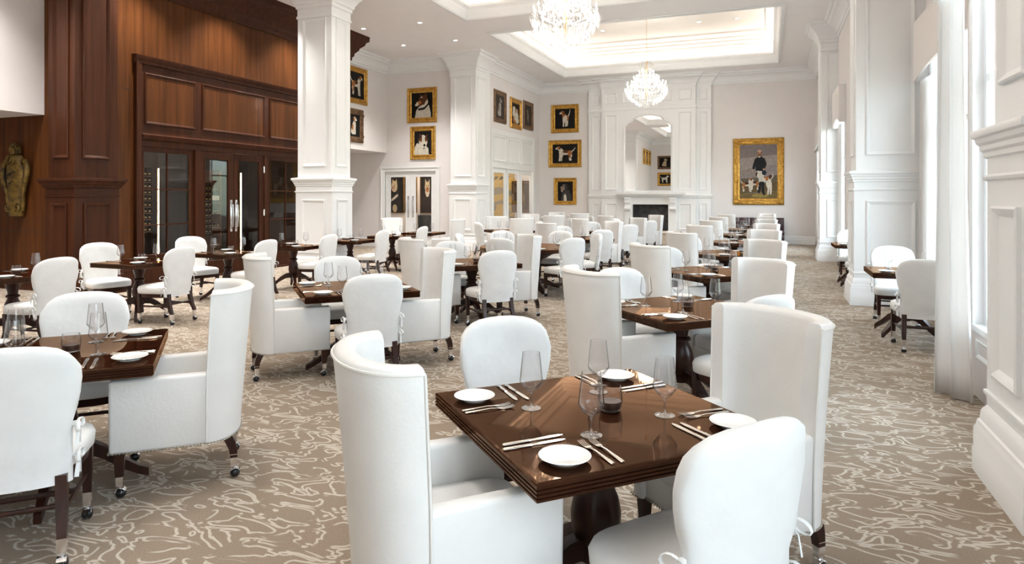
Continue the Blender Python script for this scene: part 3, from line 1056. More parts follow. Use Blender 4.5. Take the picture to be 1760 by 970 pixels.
br.sweep([(0, 4.74), (0.02, 4.75), (0.03, 4.80), (0.03, 4.84), (0, 4.85)], P_)
br.sweep(BASEB, P_[:4]).sweep(BASEB, P_[4:])
br.sweep([(d * 0.9, z) for d, z in CORN], [(ix1, by), (ix1, iy), (ix0, iy), (ix0, by)])
struct(br.build('wall_chimney', TRIM, None, 30))
fp = empty('fireplace', 'white carved stone fireplace with scroll brackets below the arched mirror', 'fireplace', None, (-3.965, 23.9, 0))
mb = MB()
mb.sweep([(0, 1.60), (0.16, 1.62), (0.18, 1.66), (0.24, 1.70), (0.25, 1.77), (0, 1.77)], [(0.98, 0.0), (0.98, -0.06), (-0.98, -0.06), (-0.98, 0.0)])
mb.box(-0.98, 0.98, -0.30, 0, 1.74, 1.77)
mb.build('mantel_shelf', TRIM, fp, 30)
sur = MB()
sur.box(-0.92, -0.635, -0.10, 0, 0.38, 1.60).box(0.635, 0.92, -0.10, 0, 0.38, 1.60).box(-0.635, 0.635, -0.10, 0, 1.34, 1.60)
sur.box(-0.36, 0.36, -0.115, -0.10, 1.37, 1.58)
sur.build('surround', TRIM, fp)
for sg in (-1, 1):
    c = MB()
    pr = [(-0.10, 1.60), (-0.26, 1.60), (-0.27, 1.55), (-0.24, 1.48), (-0.25, 1.42), (-0.19, 1.32), (-0.21, 1.22), (-0.18, 1.14), (-0.14, 1.10), (-0.10, 1.08)]
    xs = (sg * 0.80 - 0.10, sg * 0.80 + 0.10)
    c.rings([[(x, y, z) for y, z in pr] for x in xs], True)
    c.lathe([(0.05, -0.108), (0.05, 0.108)], 14, (sg * 0.80, -0.19, 1.19), axis='x')
    c.build('scroll_bracket', TRIM, fp, 30)
fbx = MB()
fbx.box(-0.635, -0.62, 0, 0.5, 0.4, 1.34).box(0.62, 0.635, 0, 0.5, 0.4, 1.34).box(-0.635, 0.635, 0.18, 0.2, 0.4, 1.34).box(-0.635, 0.635, 0, 0.2, 0.385, 0.4).box(-0.635, 0.635, 0, 0.2, 1.33, 1.34)
fbx.build('firebox', SOOT, fp)
he = MB()
he.box(-1.05, 1.05, -0.95, -0.0, 0, 0.34)
he.rbox(-1.1, 1.1, -1.0, -0.0, 0.34, 0.40, 0.012, 2)
he.build('hearth', STONE, fp)
for k, (x, y, z, a) in enumerate(((-0.12, 0.035, 0.456, 0.0), (0.14, 0.128, 0.456, 0.0), (0.02, 0.081, 0.546, 0.0))):
    l_ = MB()
    l_.tube([(x - 0.24 * math.cos(a), y, z - 0.24 * math.sin(a) * 0.2), (x, y, z + 0.01), (x + 0.24 * math.cos(a), y, z + 0.24 * math.sin(a) * 0.2)], [0.045, 0.046, 0.044], 9)
    lg = l_.build('log', LOG, None, 50)
    lg.location = (-3.965, 23.9, 0)
    tag(lg, 'charred log in the firebox, %s of three' % ['left one', 'right one', 'top one'][k], 'log', 'logs in the fireplace')

# arched mirror
mr = empty('wall_mirror', 'tall arched mirror with shouldered corners above the fireplace mantel', 'mirror', None, (-4.06, 23.9, 1.79))


def arch(w, h, sh, n=12, inset=0.0):
    """Outline from bottom left, counter-clockwise seen from the front: shoulders step in, then a flat arch."""
    w2 = w / 2 - inset
    pts = [(-w2, inset), (w2, inset), (w2, h - sh)]
    cx, cz, r = w2 - 0.02, h - sh + 0.0, 0.0
    pts += [(w2 - 0.05, h - sh + 0.04), (w2 - 0.10, h - sh + 0.10), (w2 - 0.16, h - sh + 0.14), (w2 - 0.24, h - sh + 0.16)]
    x0, z0 = w2 - 0.24, h - sh + 0.16
    for k in range(1, n):
        x = x0 - 2 * x0 * k / n
        pts.append((x, z0 + (h - inset - z0) * math.sqrt(max(0, 1 - (x / x0) ** 2))))
    pts += [(-(w2 - 0.24), h - sh + 0.16), (-(w2 - 0.16), h - sh + 0.14), (-(w2 - 0.10), h - sh + 0.10), (-(w2 - 0.05), h - sh + 0.04), (-w2, h - sh)]
    return pts


g = MB()
A0 = arch(1.70, 2.78, 0.42, inset=0.04)
g.add([(x, -0.012, z) for x, z in A0], [tuple(range(len(A0)))])
g.build('glass', MIRROR, mr)
g = MB()
rs = []
for ins, d in ((-0.05, 0.0), (-0.05, 0.03), (-0.02, 0.045), (0.02, 0.03), (0.045, 0.012)):
    rs.append([(x, -d, z) for x, z in arch(1.70, 2.78, 0.42, inset=ins)])
g.rings(rs, True, False, False)
g.build('frame', TRIM, mr, 40)

# ------------------------------------------------------------------ pictures
PAINT = {}


def pmat(c):
    c = tuple(round(v, 3) for v in c)
    if c not in PAINT:
        m = bpy.data.materials.new('oil_paint')
        m.use_nodes = True
        b = m.node_tree.nodes['Principled BSDF']
        b.inputs['Base Color'].default_value = (*c, 1)
        b.inputs['Roughness'].default_value = 0.6
        b.inputs['Specular IOR Level'].default_value = 0.12
        n, l, b = nodes_of(m)
        t = n.new('ShaderNodeTexCoord')
        no = n.new('ShaderNodeTexNoise')
        no.inputs['Scale'].default_value = 14
        no.inputs['Detail'].default_value = 4
        l.new(t.outputs['Object'], no.inputs['Vector'])
        r = n.new('ShaderNodeValToRGB')
        r.color_ramp.elements[0].position = 0.3
        r.color_ramp.elements[0].color = (*[v * 0.80 for v in c], 1)
        r.color_ramp.elements[1].position = 0.75
        r.color_ramp.elements[1].color = (*[min(1, v * 1.14) for v in c], 1)
        l.new(no.outputs['Fac'], r.inputs[0])
        l.new(r.outputs[0], b.inputs['Base Color'])
        PAINT[c] = m
    return PAINT[c]


DK = (0.012, 0.010, 0.009)
WH = (0.62, 0.57, 0.48)
TAN = (0.36, 0.14, 0.045)
BRN = (0.10, 0.04, 0.018)
BLK = (0.015, 0.012, 0.012)
CRM = (0.50, 0.40, 0.27)


def E(cx, cy, rx, ry, col, rot=0.0):
    a = R(rot)
    return ([(cx + rx * math.cos(t) * math.cos(a) - ry * math.sin(t) * math.sin(a), cy + rx * math.cos(t) * math.sin(a) + ry * math.sin(t) * math.cos(a)) for t in [2 * PI * k / 20 for k in range(20)]], col)


def Q(col, *pts):
    return (list(pts), col)


def limb(col, pts, w):
    """A tapering stroke."""
    L, Rr = [], []
    for i, p in enumerate(pts):
        a, b = pts[max(i - 1, 0)], pts[min(i + 1, len(pts) - 1)]
        dx, dy = b[0] - a[0], b[1] - a[1]
        d = math.hypot(dx, dy) or 1
        k = w[i] if isinstance(w, (list, tuple)) else w
        L.append((p[0] - dy / d * k, p[1] + dx / d * k))
        Rr.append((p[0] + dy / d * k, p[1] - dx / d * k))
    return (L + Rr[::-1], col)


def standing(coat=WH, patch=BRN, head=TAN, face=-1):
    s = [limb(coat, [(0.68, 0.52), (0.74, 0.38), (0.71, 0.28), (0.74, 0.16)], [0.07, 0.045, 0.025, 0.03]),
         limb(coat, [(0.40, 0.50), (0.37, 0.30), (0.36, 0.14)], [0.06, 0.03, 0.028]),
         E(0.53, 0.55, 0.22, 0.11, coat), E(0.37, 0.56, 0.10, 0.13, coat), E(0.58, 0.60, 0.17, 0.075, patch), E(0.70, 0.55, 0.09, 0.11, head),
         limb(head, [(0.66, 0.50), (0.70, 0.36), (0.67, 0.26)], [0.06, 0.04, 0.02]), limb(coat, [(0.67, 0.28), (0.71, 0.15)], [0.022, 0.03]),
         limb(coat, [(0.34, 0.50), (0.31, 0.30), (0.29, 0.13)], [0.06, 0.032, 0.03]),
         limb(coat, [(0.38, 0.62), (0.30, 0.74), (0.25, 0.80)], [0.09, 0.07, 0.05]), E(0.25, 0.80, 0.075, 0.07, head), limb(coat, [(0.22, 0.78), (0.14, 0.74)], [0.045, 0.03]),
         E(0.13, 0.745, 0.015, 0.015, BLK), E(0.31, 0.77, 0.035, 0.07, patch, -20), E(0.215, 0.815, 0.012, 0.012, BLK),
         limb(coat, [(0.76, 0.60), (0.84, 0.68), (0.90, 0.80)], [0.025, 0.02, 0.01])]
    if face > 0:
        s = [([(1 - x, y) for x, y in p], c) for p, c in s]
    return s


def hound_front():
    return [limb(WH, [(0.60, 0.45), (0.62, 0.28), (0.61, 0.14)], [0.06, 0.035, 0.03]), E(0.55, 0.52, 0.14, 0.15, TAN), E(0.50, 0.50, 0.11, 0.19, WH), limb(WH, [(0.44, 0.45), (0.44, 0.28), (0.43, 0.12)], [0.055, 0.035, 0.035]),
            limb(WH, [(0.55, 0.45), (0.55, 0.28), (0.55, 0.12)], [0.055, 0.035, 0.035]), limb(TAN, [(0.48, 0.62), (0.40, 0.76)], [0.10, 0.07]), E(0.38, 0.79, 0.09, 0.08, TAN), limb(WH, [(0.34, 0.78), (0.24, 0.74)], [0.05, 0.035]),
            E(0.235, 0.745, 0.018, 0.018, BLK), E(0.46, 0.77, 0.04, 0.085, BRN, -10), E(0.36, 0.81, 0.013, 0.013, BLK), limb(WH, [(0.66, 0.60), (0.72, 0.74), (0.76, 0.92)], [0.03, 0.02, 0.012])]


def sitting(coat=WH, patch=BRN, face=-1):
    s = [E(0.56, 0.25, 0.20, 0.13, coat), limb(coat, [(0.58, 0.28), (0.50, 0.50), (0.47, 0.66)], [0.16, 0.14, 0.09]), E(0.62, 0.42, 0.08, 0.12, patch, 20), limb(coat, [(0.44, 0.48), (0.42, 0.28), (0.41, 0.13)], [0.06, 0.04, 0.04]),
         limb(coat, [(0.52, 0.46), (0.50, 0.28), (0.50, 0.13)], [0.05, 0.04, 0.04]), E(0.45, 0.77, 0.10, 0.095, coat), E(0.50, 0.78, 0.055, 0.10, patch, -15), limb(coat, [(0.40, 0.76), (0.29, 0.72)], [0.055, 0.035]), E(0.285, 0.725, 0.018, 0.018, BLK),
         E(0.42, 0.80, 0.014, 0.014, BLK)]
    if face > 0:
        s = [([(1 - x, y) for x, y in p], c) for p, c in s]
    return s


def bull_head():
    return [Q(WH, (0.18, 0.02), (0.24, 0.30), (0.36, 0.44), (0.66, 0.58), (0.82, 0.48), (0.90, 0.20), (0.90, 0.02)), E(0.56, 0.70, 0.20, 0.19, BRN), E(0.66, 0.84, 0.07, 0.10, BRN, -25), E(0.46, 0.83, 0.05, 0.08, BRN, 20), Q(WH, (0.66, 0.62), (0.75, 0.72), (0.78, 0.60), (0.72, 0.40), (0.56, 0.40)),
            E(0.34, 0.57, 0.15, 0.09, TAN, 25), E(0.27, 0.54, 0.09, 0.065, WH, 30), E(0.21, 0.57, 0.035, 0.03, BLK), Q(BLK, (0.30, 0.37), (0.36, 0.30), (0.62, 0.33), (0.80, 0.50), (0.80, 0.58), (0.60, 0.41)), E(0.50, 0.72, 0.024, 0.02, BLK), E(0.49, 0.80, 0.05, 0.02, WH, 20)]


def terrier_head():
    return [Q(WH, (0.02, 0.02), (0.06, 0.34), (0.18, 0.50), (0.40, 0.42), (0.80, 0.30), (0.84, 0.02)), E(0.52, 0.56, 0.24, 0.25, WH), E(0.36, 0.70, 0.13, 0.15, BRN, 20), E(0.72, 0.69, 0.10, 0.14, BRN, -20), Q(WH, (0.47, 0.82), (0.56, 0.82), (0.62, 0.50), (0.44, 0.50)), E(0.28, 0.76, 0.07, 0.09, BLK, 25), E(0.79, 0.74, 0.055, 0.09, BLK, -25),
            E(0.41, 0.58, 0.05, 0.05, TAN), E(0.68, 0.58, 0.045, 0.05, TAN), E(0.42, 0.60, 0.028, 0.026, BLK), E(0.67, 0.60, 0.028, 0.026, BLK), E(0.58, 0.36, 0.14, 0.12, WH), E(0.60, 0.40, 0.06, 0.055, BLK), E(0.58, 0.28, 0.07, 0.015, BLK, 10)]


def beard_head():
    g, m, d = (0.055, 0.05, 0.05), (0.27, 0.20, 0.15), (0.025, 0.022, 0.022)
    return [Q(g, (0.24, 0.02), (0.30, 0.34), (0.40, 0.50), (0.74, 0.56), (0.88, 0.30), (0.90, 0.02)), Q(WH, (0.42, 0.02), (0.42, 0.30), (0.50, 0.38), (0.57, 0.30), (0.60, 0.02)), E(0.52, 0.70, 0.19, 0.17, g), limb(m, [(0.46, 0.66), (0.34, 0.66), (0.22, 0.70)], [0.11, 0.085, 0.05]),
            Q(m, (0.22, 0.66), (0.24, 0.54), (0.29, 0.47), (0.35, 0.52), (0.42, 0.58), (0.44, 0.68)), Q(WH, (0.27, 0.53), (0.30, 0.44), (0.36, 0.52)), E(0.195, 0.715, 0.032, 0.028, BLK), limb(d, [(0.58, 0.82), (0.66, 0.70), (0.66, 0.56)], [0.06, 0.08, 0.04]), E(0.43, 0.765, 0.02, 0.018, BLK), limb((0.36, 0.31, 0.26), [(0.34, 0.81), (0.42, 0.81), (0.48, 0.78)], [0.012, 0.022, 0.010]),
            limb(d, [(0.22, 0.655), (0.32, 0.635)], 0.008)]


def westie_suit():
    return [Q((0.03, 0.02, 0.018), (0.0, 0.0), (0.06, 0.42), (0.36, 0.56), (0.68, 0.56), (0.94, 0.42), (1.0, 0.0)), E(0.50, 0.58, 0.17, 0.09, WH), E(0.50, 0.50, 0.11, 0.06, WH), E(0.50, 0.72, 0.20, 0.15, CRM), Q(CRM, (0.33, 0.80), (0.34, 0.95), (0.46, 0.84)), Q(CRM, (0.54, 0.84), (0.66, 0.95), (0.67, 0.80)),
            E(0.50, 0.645, 0.10, 0.075, TAN), E(0.50, 0.68, 0.035, 0.028, BLK), E(0.43, 0.75, 0.022, 0.02, BLK), E(0.57, 0.75, 0.022, 0.02, BLK)]


def westie_figure():
    return [Q((0.02, 0.018, 0.02), (0.05, 0.0), (0.10, 0.50), (0.30, 0.62), (0.70, 0.58), (0.86, 0.30), (0.80, 0.0)), E(0.36, 0.74, 0.22, 0.16, CRM), Q(CRM, (0.20, 0.82), (0.24, 0.96), (0.36, 0.86)), Q(CRM, (0.42, 0.86), (0.52, 0.96), (0.56, 0.80)), E(0.30, 0.69, 0.09, 0.06, (0.4, 0.25, 0.2)), E(0.26, 0.71, 0.03, 0.025, BLK), E(0.36, 0.76, 0.02, 0.018, BLK),
            limb(WH, [(0.15, 0.34), (0.45, 0.44), (0.62, 0.50)], [0.03, 0.04, 0.03]), E(0.40, 0.12, 0.16, 0.11, CRM)]


def puppies():
    return [E(0.30, 0.70, 0.16, 0.13, WH), E(0.28, 0.50, 0.18, 0.18, WH), E(0.62, 0.62, 0.16, 0.12, TAN), E(0.62, 0.62, 0.06, 0.12, WH), E(0.62, 0.40, 0.20, 0.20, WH), E(0.74, 0.62, 0.05, 0.10, TAN), E(0.40, 0.22, 0.24, 0.18, TAN), E(0.66, 0.22, 0.20, 0.16, WH), E(0.42, 0.30, 0.12, 0.10, WH), E(0.56, 0.66, 0.018, 0.018, BLK), E(0.66, 0.66, 0.018, 0.018, BLK), E(0.62, 0.57, 0.025, 0.02, BLK)]


def faint(c=(0.20, 0.17, 0.14)):
    return [limb(c, [(0.48, 0.30), (0.50, 0.50), (0.44, 0.66)], [0.11, 0.10, 0.06]), E(0.42, 0.70, 0.09, 0.07, c), limb(c, [(0.45, 0.34), (0.44, 0.16)], [0.035, 0.02]), limb(c, [(0.56, 0.34), (0.57, 0.16)], [0.035, 0.02])]


def huntsman():
    sky2, gr, bl, boot = (0.26, 0.22, 0.21), (0.17, 0.12, 0.05), (0.018, 0.018, 0.02), (0.02, 0.02, 0.022)
    skin, br = (0.45, 0.24, 0.16), (0.58, 0.53, 0.46)
    s = [Q((0.30, 0.26, 0.24), (0, 0.50), (1, 0.62), (1, 0.80), (0, 0.74)), Q(sky2, (0, 0.36), (1, 0.36), (1, 0.64), (0, 0.52)), Q((0.12, 0.10, 0.07), (0, 0.22), (1, 0.30), (1, 0.44), (0.6, 0.40), (0, 0.37)), Q(gr, (0, 0), (1, 0), (1, 0.20), (0.6, 0.12), (0, 0.10)), Q((0.13, 0.09, 0.045), (0, 0.10), (1, 0.16), (1, 0.32), (0, 0.27)),
         E(0.55, 0.07, 0.22, 0.035, (0.30, 0.22, 0.07)),
         limb(br, [(0.53, 0.55), (0.54, 0.42), (0.56, 0.30)], [0.055, 0.045, 0.035]), limb(br, [(0.58, 0.55), (0.60, 0.42), (0.60, 0.30)], [0.055, 0.045, 0.035]), limb(boot, [(0.54, 0.32), (0.53, 0.16), (0.50, 0.12)], [0.04, 0.032, 0.025]), limb(boot, [(0.61, 0.32), (0.62, 0.14), (0.66, 0.08)], [0.04, 0.034, 0.025]),
         Q(bl, (0.43, 0.52), (0.43, 0.68), (0.46, 0.75), (0.51, 0.775), (0.58, 0.77), (0.63, 0.745), (0.645, 0.66), (0.64, 0.50)), limb(bl, [(0.46, 0.73), (0.41, 0.63), (0.37, 0.545)], [0.040, 0.038, 0.026]), limb(bl, [(0.62, 0.73), (0.675, 0.63), (0.645, 0.55)], [0.040, 0.038, 0.026]),
         E(0.35, 0.515, 0.025, 0.02, skin), E(0.64, 0.535, 0.025, 0.025, skin), limb((0.25, 0.16, 0.10), [(0.15, 0.535), (0.40, 0.49)], 0.005), E(0.65, 0.48, 0.06, 0.045, (0.02, 0.03, 0.04)),
         E(0.53, 0.765, 0.03, 0.015, WH), E(0.53, 0.832, 0.056, 0.058, skin), E(0.53, 0.868, 0.050, 0.022, (0.52, 0.33, 0.24)), E(0.53, 0.798, 0.048, 0.026, (0.20, 0.10, 0.05)), E(0.505, 0.84, 0.010, 0.006, BLK), E(0.555, 0.84, 0.010, 0.006, BLK), E(0.478, 0.835, 0.010, 0.02, (0.18, 0.09, 0.05)), E(0.582, 0.835, 0.010, 0.02, (0.18, 0.09, 0.05))]

    def hd(cx, cy, k, f, p):
        return [([(cx + (x - 0.5) * k * (1 if f < 0 else -1), cy + (y - 0.45) * k * 0.72) for x, y in q], c) for q, c in standing(WH, p, TAN)]
    s += hd(0.22, 0.24, 0.46, 1, (0.05, 0.02, 0.02)) + hd(0.40, 0.26, 0.40, -1, (0.06, 0.02, 0.015))
    s += [limb(WH, [(0.76, 0.30), (0.76, 0.18), (0.74, 0.09)], [0.06, 0.025, 0.02]), limb(WH, [(0.80, 0.30), (0.82, 0.18), (0.81, 0.09)], [0.04, 0.025, 0.02]), E(0.76, 0.30, 0.07, 0.10, WH), E(0.70, 0.37, 0.06, 0.04, TAN), E(0.66, 0.34, 0.03, 0.04, WH), E(0.80, 0.40, 0.04, 0.04, (0.10, 0.04, 0.02)), limb(WH, [(0.82, 0.36), (0.88, 0.42), (0.86, 0.46)], [0.012, 0.010, 0.006]),
          E(0.47, 0.45, 0.04, 0.03, (0.05, 0.02, 0.015)), E(0.50, 0.43, 0.03, 0.045, WH)]
    return s


def picture(w, h, loc, rz, label, art, frame=None, fw=0.13, bg=DK, ornate=False, name='framed_painting', group=None, cat='painting', lit=None):
    """Frame outer size w x h, centre of the picture at loc on the wall, facing local -y."""
    frame = frame or GOLD
    t = empty(name, label, cat, group, loc, rz)
    mats, idx = [], {}

    def mi(c):
        m = pmat(c)
        if m.name not in idx:
            idx[m.name] = len(mats)
            mats.append(m)
        return idx[m.name]
    cw, ch = w - 2 * fw * 0.86, h - 2 * fw * 0.86
    x0, z0 = -cw / 2, -ch / 2
    mb = MB()
    mb.box(x0, -x0, -0.014, 0, z0, -z0, mi(bg))
    for k, (pts, c) in enumerate(art):
        y = -0.0146 - 0.0006 * k
        mb.add([(x0 + min(max(px, 0), 1) * cw, y, z0 + min(max(py, 0), 1) * ch) for px, py in pts], [tuple(range(len(pts)))], mi(c))
    mb.build('canvas', mats, t, recalc=False)
    if frame is not False:
        fm = MB()
        pr = [(0, 0), (0, 0.030), (0.10, 0.045), (0.18, 0.060), (0.30, 0.052), (0.42, 0.030), (0.60, 0.026), (0.72, 0.034), (0.80, 0.036), (0.90, 0.024), (1.0, 0.016), (1.0, 0.0)]
        fm.rect_ring((-w / 2, 0, -h / 2), (1, 0, 0), (0, 0, 1), (0, -1, 0), w, h, [(o * fw, d) for o, d in pr])
        fm.build('frame', frame, t, 25)
        if ornate:
            for sx in (-1, 1):
                for sz in (-1, 1):
                    c = MB()
                    cx, cz = sx * (w / 2 - fw * 0.45), sz * (h / 2 - fw * 0.45)
                    dome(c, cx, cz, fw * 0.42, fw * 0.42, 0.055)
                    scroll(c, cx - sx * fw * 0.62, cz, fw * 0.30, 1.4, 0.014, sx, -0.065)
                    scroll(c, cx, cz - sz * fw * 0.62, fw * 0.30, 1.4, 0.014, -sz, -0.065)
                    c.build('corner_ornament', frame, t, 50)
            for cx, cz in ((0, h / 2 - fw * 0.45), (0, -h / 2 + fw * 0.45), (w / 2 - fw * 0.4, 0.18 * h), (-w / 2 + fw * 0.4, 0.18 * h), (w / 2 - fw * 0.4, -0.12 * h), (-w / 2 + fw * 0.4, -0.12 * h)):
                c = MB()
                a, b = (fw * 0.9, fw * 0.28) if cx == 0 else (fw * 0.28, fw * 0.7)
                dome(c, cx, cz, a, b, 0.050)
                c.build('edge_ornament', frame, t, 50)
    else:
        MB().box(-w / 2, w / 2, -0.012, 0, -h / 2, h / 2).build('stretcher', DGOLD, t)
    return t


L90 = R(90)
picture(1.10, 1.08, (-7.28, YF - 0.001, 4.60), 0, 'gilt-framed painting of a white and tan hound, topmost of three beside the chimney', hound_front(), fw=0.16)
picture(1.31, 1.04, (-7.28, YF - 0.001, 3.26), 0, 'wide gilt-framed painting of a standing beagle, middle of three beside the chimney', standing(WH, BRN, TAN), fw=0.16)
picture(0.90, 1.03, (-7.27, YF - 0.001, 1.82), 0, 'small gilt-framed portrait of a bearded dark dog, lowest of three beside the chimney', beard_head(), fw=0.15)
picture(1.65, 2.30, (-0.35, YF - 0.001, 2.48), 0, 'large ornate gilt painting of a man with hounds above the banquette', huntsman(), fw=0.22, bg=(0.20, 0.17, 0.165), ornate=True)
picture(1.02, 1.06, (-8.299, 20.20, 4.58), L90, 'dark-framed painting of a pale dog above the glazed screen, nearest of three', sitting((0.40, 0.36, 0.32), (0.2, 0.17, 0.15), 1), DGOLD, 0.15, (0.05, 0.04, 0.033))
picture(1.10, 1.06, (-8.299, 21.66, 4.52), L90, 'gilt-framed painting of puppies above the glazed screen, middle of three', puppies(), GOLD, 0.17)
picture(1.02, 1.04, (-8.299, 22.92, 4.60), L90, 'dark-framed gloomy painting above the glazed screen, farthest of three', faint(), DGOLD, 0.15, (0.045, 0.035, 0.028))
picture(1.06, 1.10, (-10.20, 18.399, 4.50), 0, 'gilt-framed head of a brown and white dog with black collar above the double door', bull_head(), fw=0.16)
picture(0.90, 1.04, (-10.17, 18.399, 3.31), 0, 'gilt-framed portrait of a white terrier with brown ears just above the double door', terrier_head(), fw=0.15)
picture(1.10, 1.10, (-11.499, 16.71, 4.94), L90, 'gilt-framed painting of a standing dog on the bulkhead, upper of two', standing(WH, BRN, TAN, 1), fw=0.16)
picture(0.92, 1.00, (-11.499, 16.59, 3.73), L90, 'carved brown frame with a sitting white dog on the bulkhead, lower of two', sitting(WH, TAN, 1), DGOLD, 0.17, ornate=True)
# next room
picture(0.62, 1.30, (-12.46, 20.599, 1.68), 0, 'tall dark portrait of a white dog in dress seen through the left door leaf', westie_figure(), False, 0.02)
picture(0.50, 1.26, (-11.86, 20.599, 1.68), 0, 'narrow dark painting between two dog portraits behind the door glass', [E(0.4, 0.22, 0.25, 0.10, (0.2, 0.2, 0.24))], False, 0.02)
picture(0.56, 1.30, (-11.20, 20.599, 1.68), 0, 'tall dark portrait of a dog with white ruff seen through the right door leaf', westie_suit(), False, 0.02)
yel, gry = (0.62, 0.42, 0.13), (0.30, 0.28, 0.22)
poster = [Q(gry, (0.0, 0.62), (0.5, 0.72), (1, 0.62), (1, 0.50), (0.6, 0.58), (0.2, 0.52), (0, 0.44)), Q(gry, (0.0, 0.34), (0.6, 0.44), (1, 0.36), (1, 0.30), (0.5, 0.36), (0, 0.24)), E(0.25, 0.24, 0.16, 0.06, gry, 20), E(0.78, 0.20, 0.12, 0.07, gry, -20), Q((0.20, 0.17, 0.13), (0, 0), (1, 0), (1, 0.09), (0, 0.09))]
poster += [limb((0.12, 0.09, 0.05), [(0.10 + 0.2 * k, 0.86), (0.18 + 0.2 * k, 0.95), (0.16 + 0.2 * k, 0.87), (0.26 + 0.2 * k, 0.94)], 0.012) for k in range(4)]
picture(1.25, 1.9, (-9.98, YF - 0.001, 1.60), 0, 'tall yellow printed poster in the next room, seen through the glazed screen', poster, False, 0.01, yel, name='wall_poster', cat='poster')
picture(0.95, 1.25, (-8.99, YF - 0.001, 1.62), 0, 'brown framed painting in the next room, seen through the glazed screen', faint((0.30, 0.24, 0.18)), DGOLD, 0.13, (0.10, 0.07, 0.05))
# behind the viewer, met only in the mirror
picture(1.1, 1.0, (-7.3, YN + 0.001, 4.2), PI, 'silver-framed sitting pale dog seen only in the mirror, upper one', sitting(CRM, CRM), DGOLD, 0.14)
picture(1.1, 1.0, (-7.3, YN + 0.001, 2.95), PI, 'gilt-framed white dog seen only in the mirror, lower one', standing(WH, WH, WH), GOLD, 0.16)
for k in range(3):
    picture(0.9, 1.1, (-8.299, -1.7 + 1.15 * k, 4.5), L90, ['gilt-framed dog painting seen only in the mirror, first of a trio', 'gilt-framed dog painting seen only in the mirror, middle of a trio', 'gilt-framed dog painting seen only in the mirror, last of a trio'][k], standing(), GOLD, 0.16)

# ------------------------------------------------------------------ ceiling lights
dl = empty('downlight', 'x', 'light', 'recessed ceiling downlights')
MB().lathe([(0.05, 0.0), (0.075, -0.002), (0.078, -0.008), (0.05, -0.010)], 20, cap0=False, cap1=False).build('trim_ring', TRIM, dl, 30)
MB().lathe([(0.0, -0.004), (0.05, -0.004)], 20, cap0=False, cap1=False).build('lens', DLIGHT, dl)


def downlight(x, y, z, label, power=SPOT_W):
    t = place(dl, (x, y, z), 0, label)
    if power:
        ld = bpy.data.lights.new('downlight_beam', 'SPOT')
        ld.energy = power
        ld.color = (1.0, 0.97, 0.93)
        ld.spot_size = R(100)
        ld.spot_blend = 0.8
        ld.shadow_soft_size = 0.06
        lo = bpy.data.objects.new('downlight_beam', ld)
        COL.objects.link(lo)
        lo.parent = t
        lo.location = (0, 0, -0.03)
    return t


NTH = ['first', 'second', 'third', 'fourth', 'fifth', 'sixth', 'seventh', 'eighth', 'ninth']
for i, y in enumerate((8.4, 10.45, 12.5, 14.5, 16.5)):
    downlight(-8.1 if y not in (10.45, 12.5) else -7.6, y, H, 'small recessed downlight in the line over the columns, %s from the viewer' % NTH[i], 22.0 if y in (10.45, 12.5) else 70.0)
for i, y in enumerate((8.4, 10.45, 12.5, 14.5, 16.5)):
    downlight(-9.75, y, H, 'small recessed downlight in the line by the wine room, %s from the viewer' % NTH[i])
for k, (a, b) in enumerate(TRAYS):  # nearest tray is out of view; its downlights are added for fill
    for i, x in enumerate((-5.0, -3.4 - 1.2, -2.0, -0.9)):
        if i == 1:
            continue
        for j, y in enumerate((a + 2.0, b - 1.9)):
            downlight(x, y, TT, 'tiny downlight in the %s ceiling tray, %s row, %s' % (('nearest', 'middle', 'farthest')[k], ('near', 'far')[j], ('left', '', 'middle', 'right')[i]), (60.0, 0, 38.0, 10.0)[i])


for i, (x, y, z) in enumerate(((-9.3, 4.4, H), (-9.3, 6.2, H), (-13.0, 5.5, 3.0), (-10.6, 4.4, H), (-10.6, 5.9, H))):  # out-of-view downlights added to brighten the bulkhead and bar aisle
    downlight(x, y, z, 'unseen added fill downlight over the bar aisle beside the big mahogany pilaster, %s' % NTH[i], 170.0 if z > 4 else 50.0)


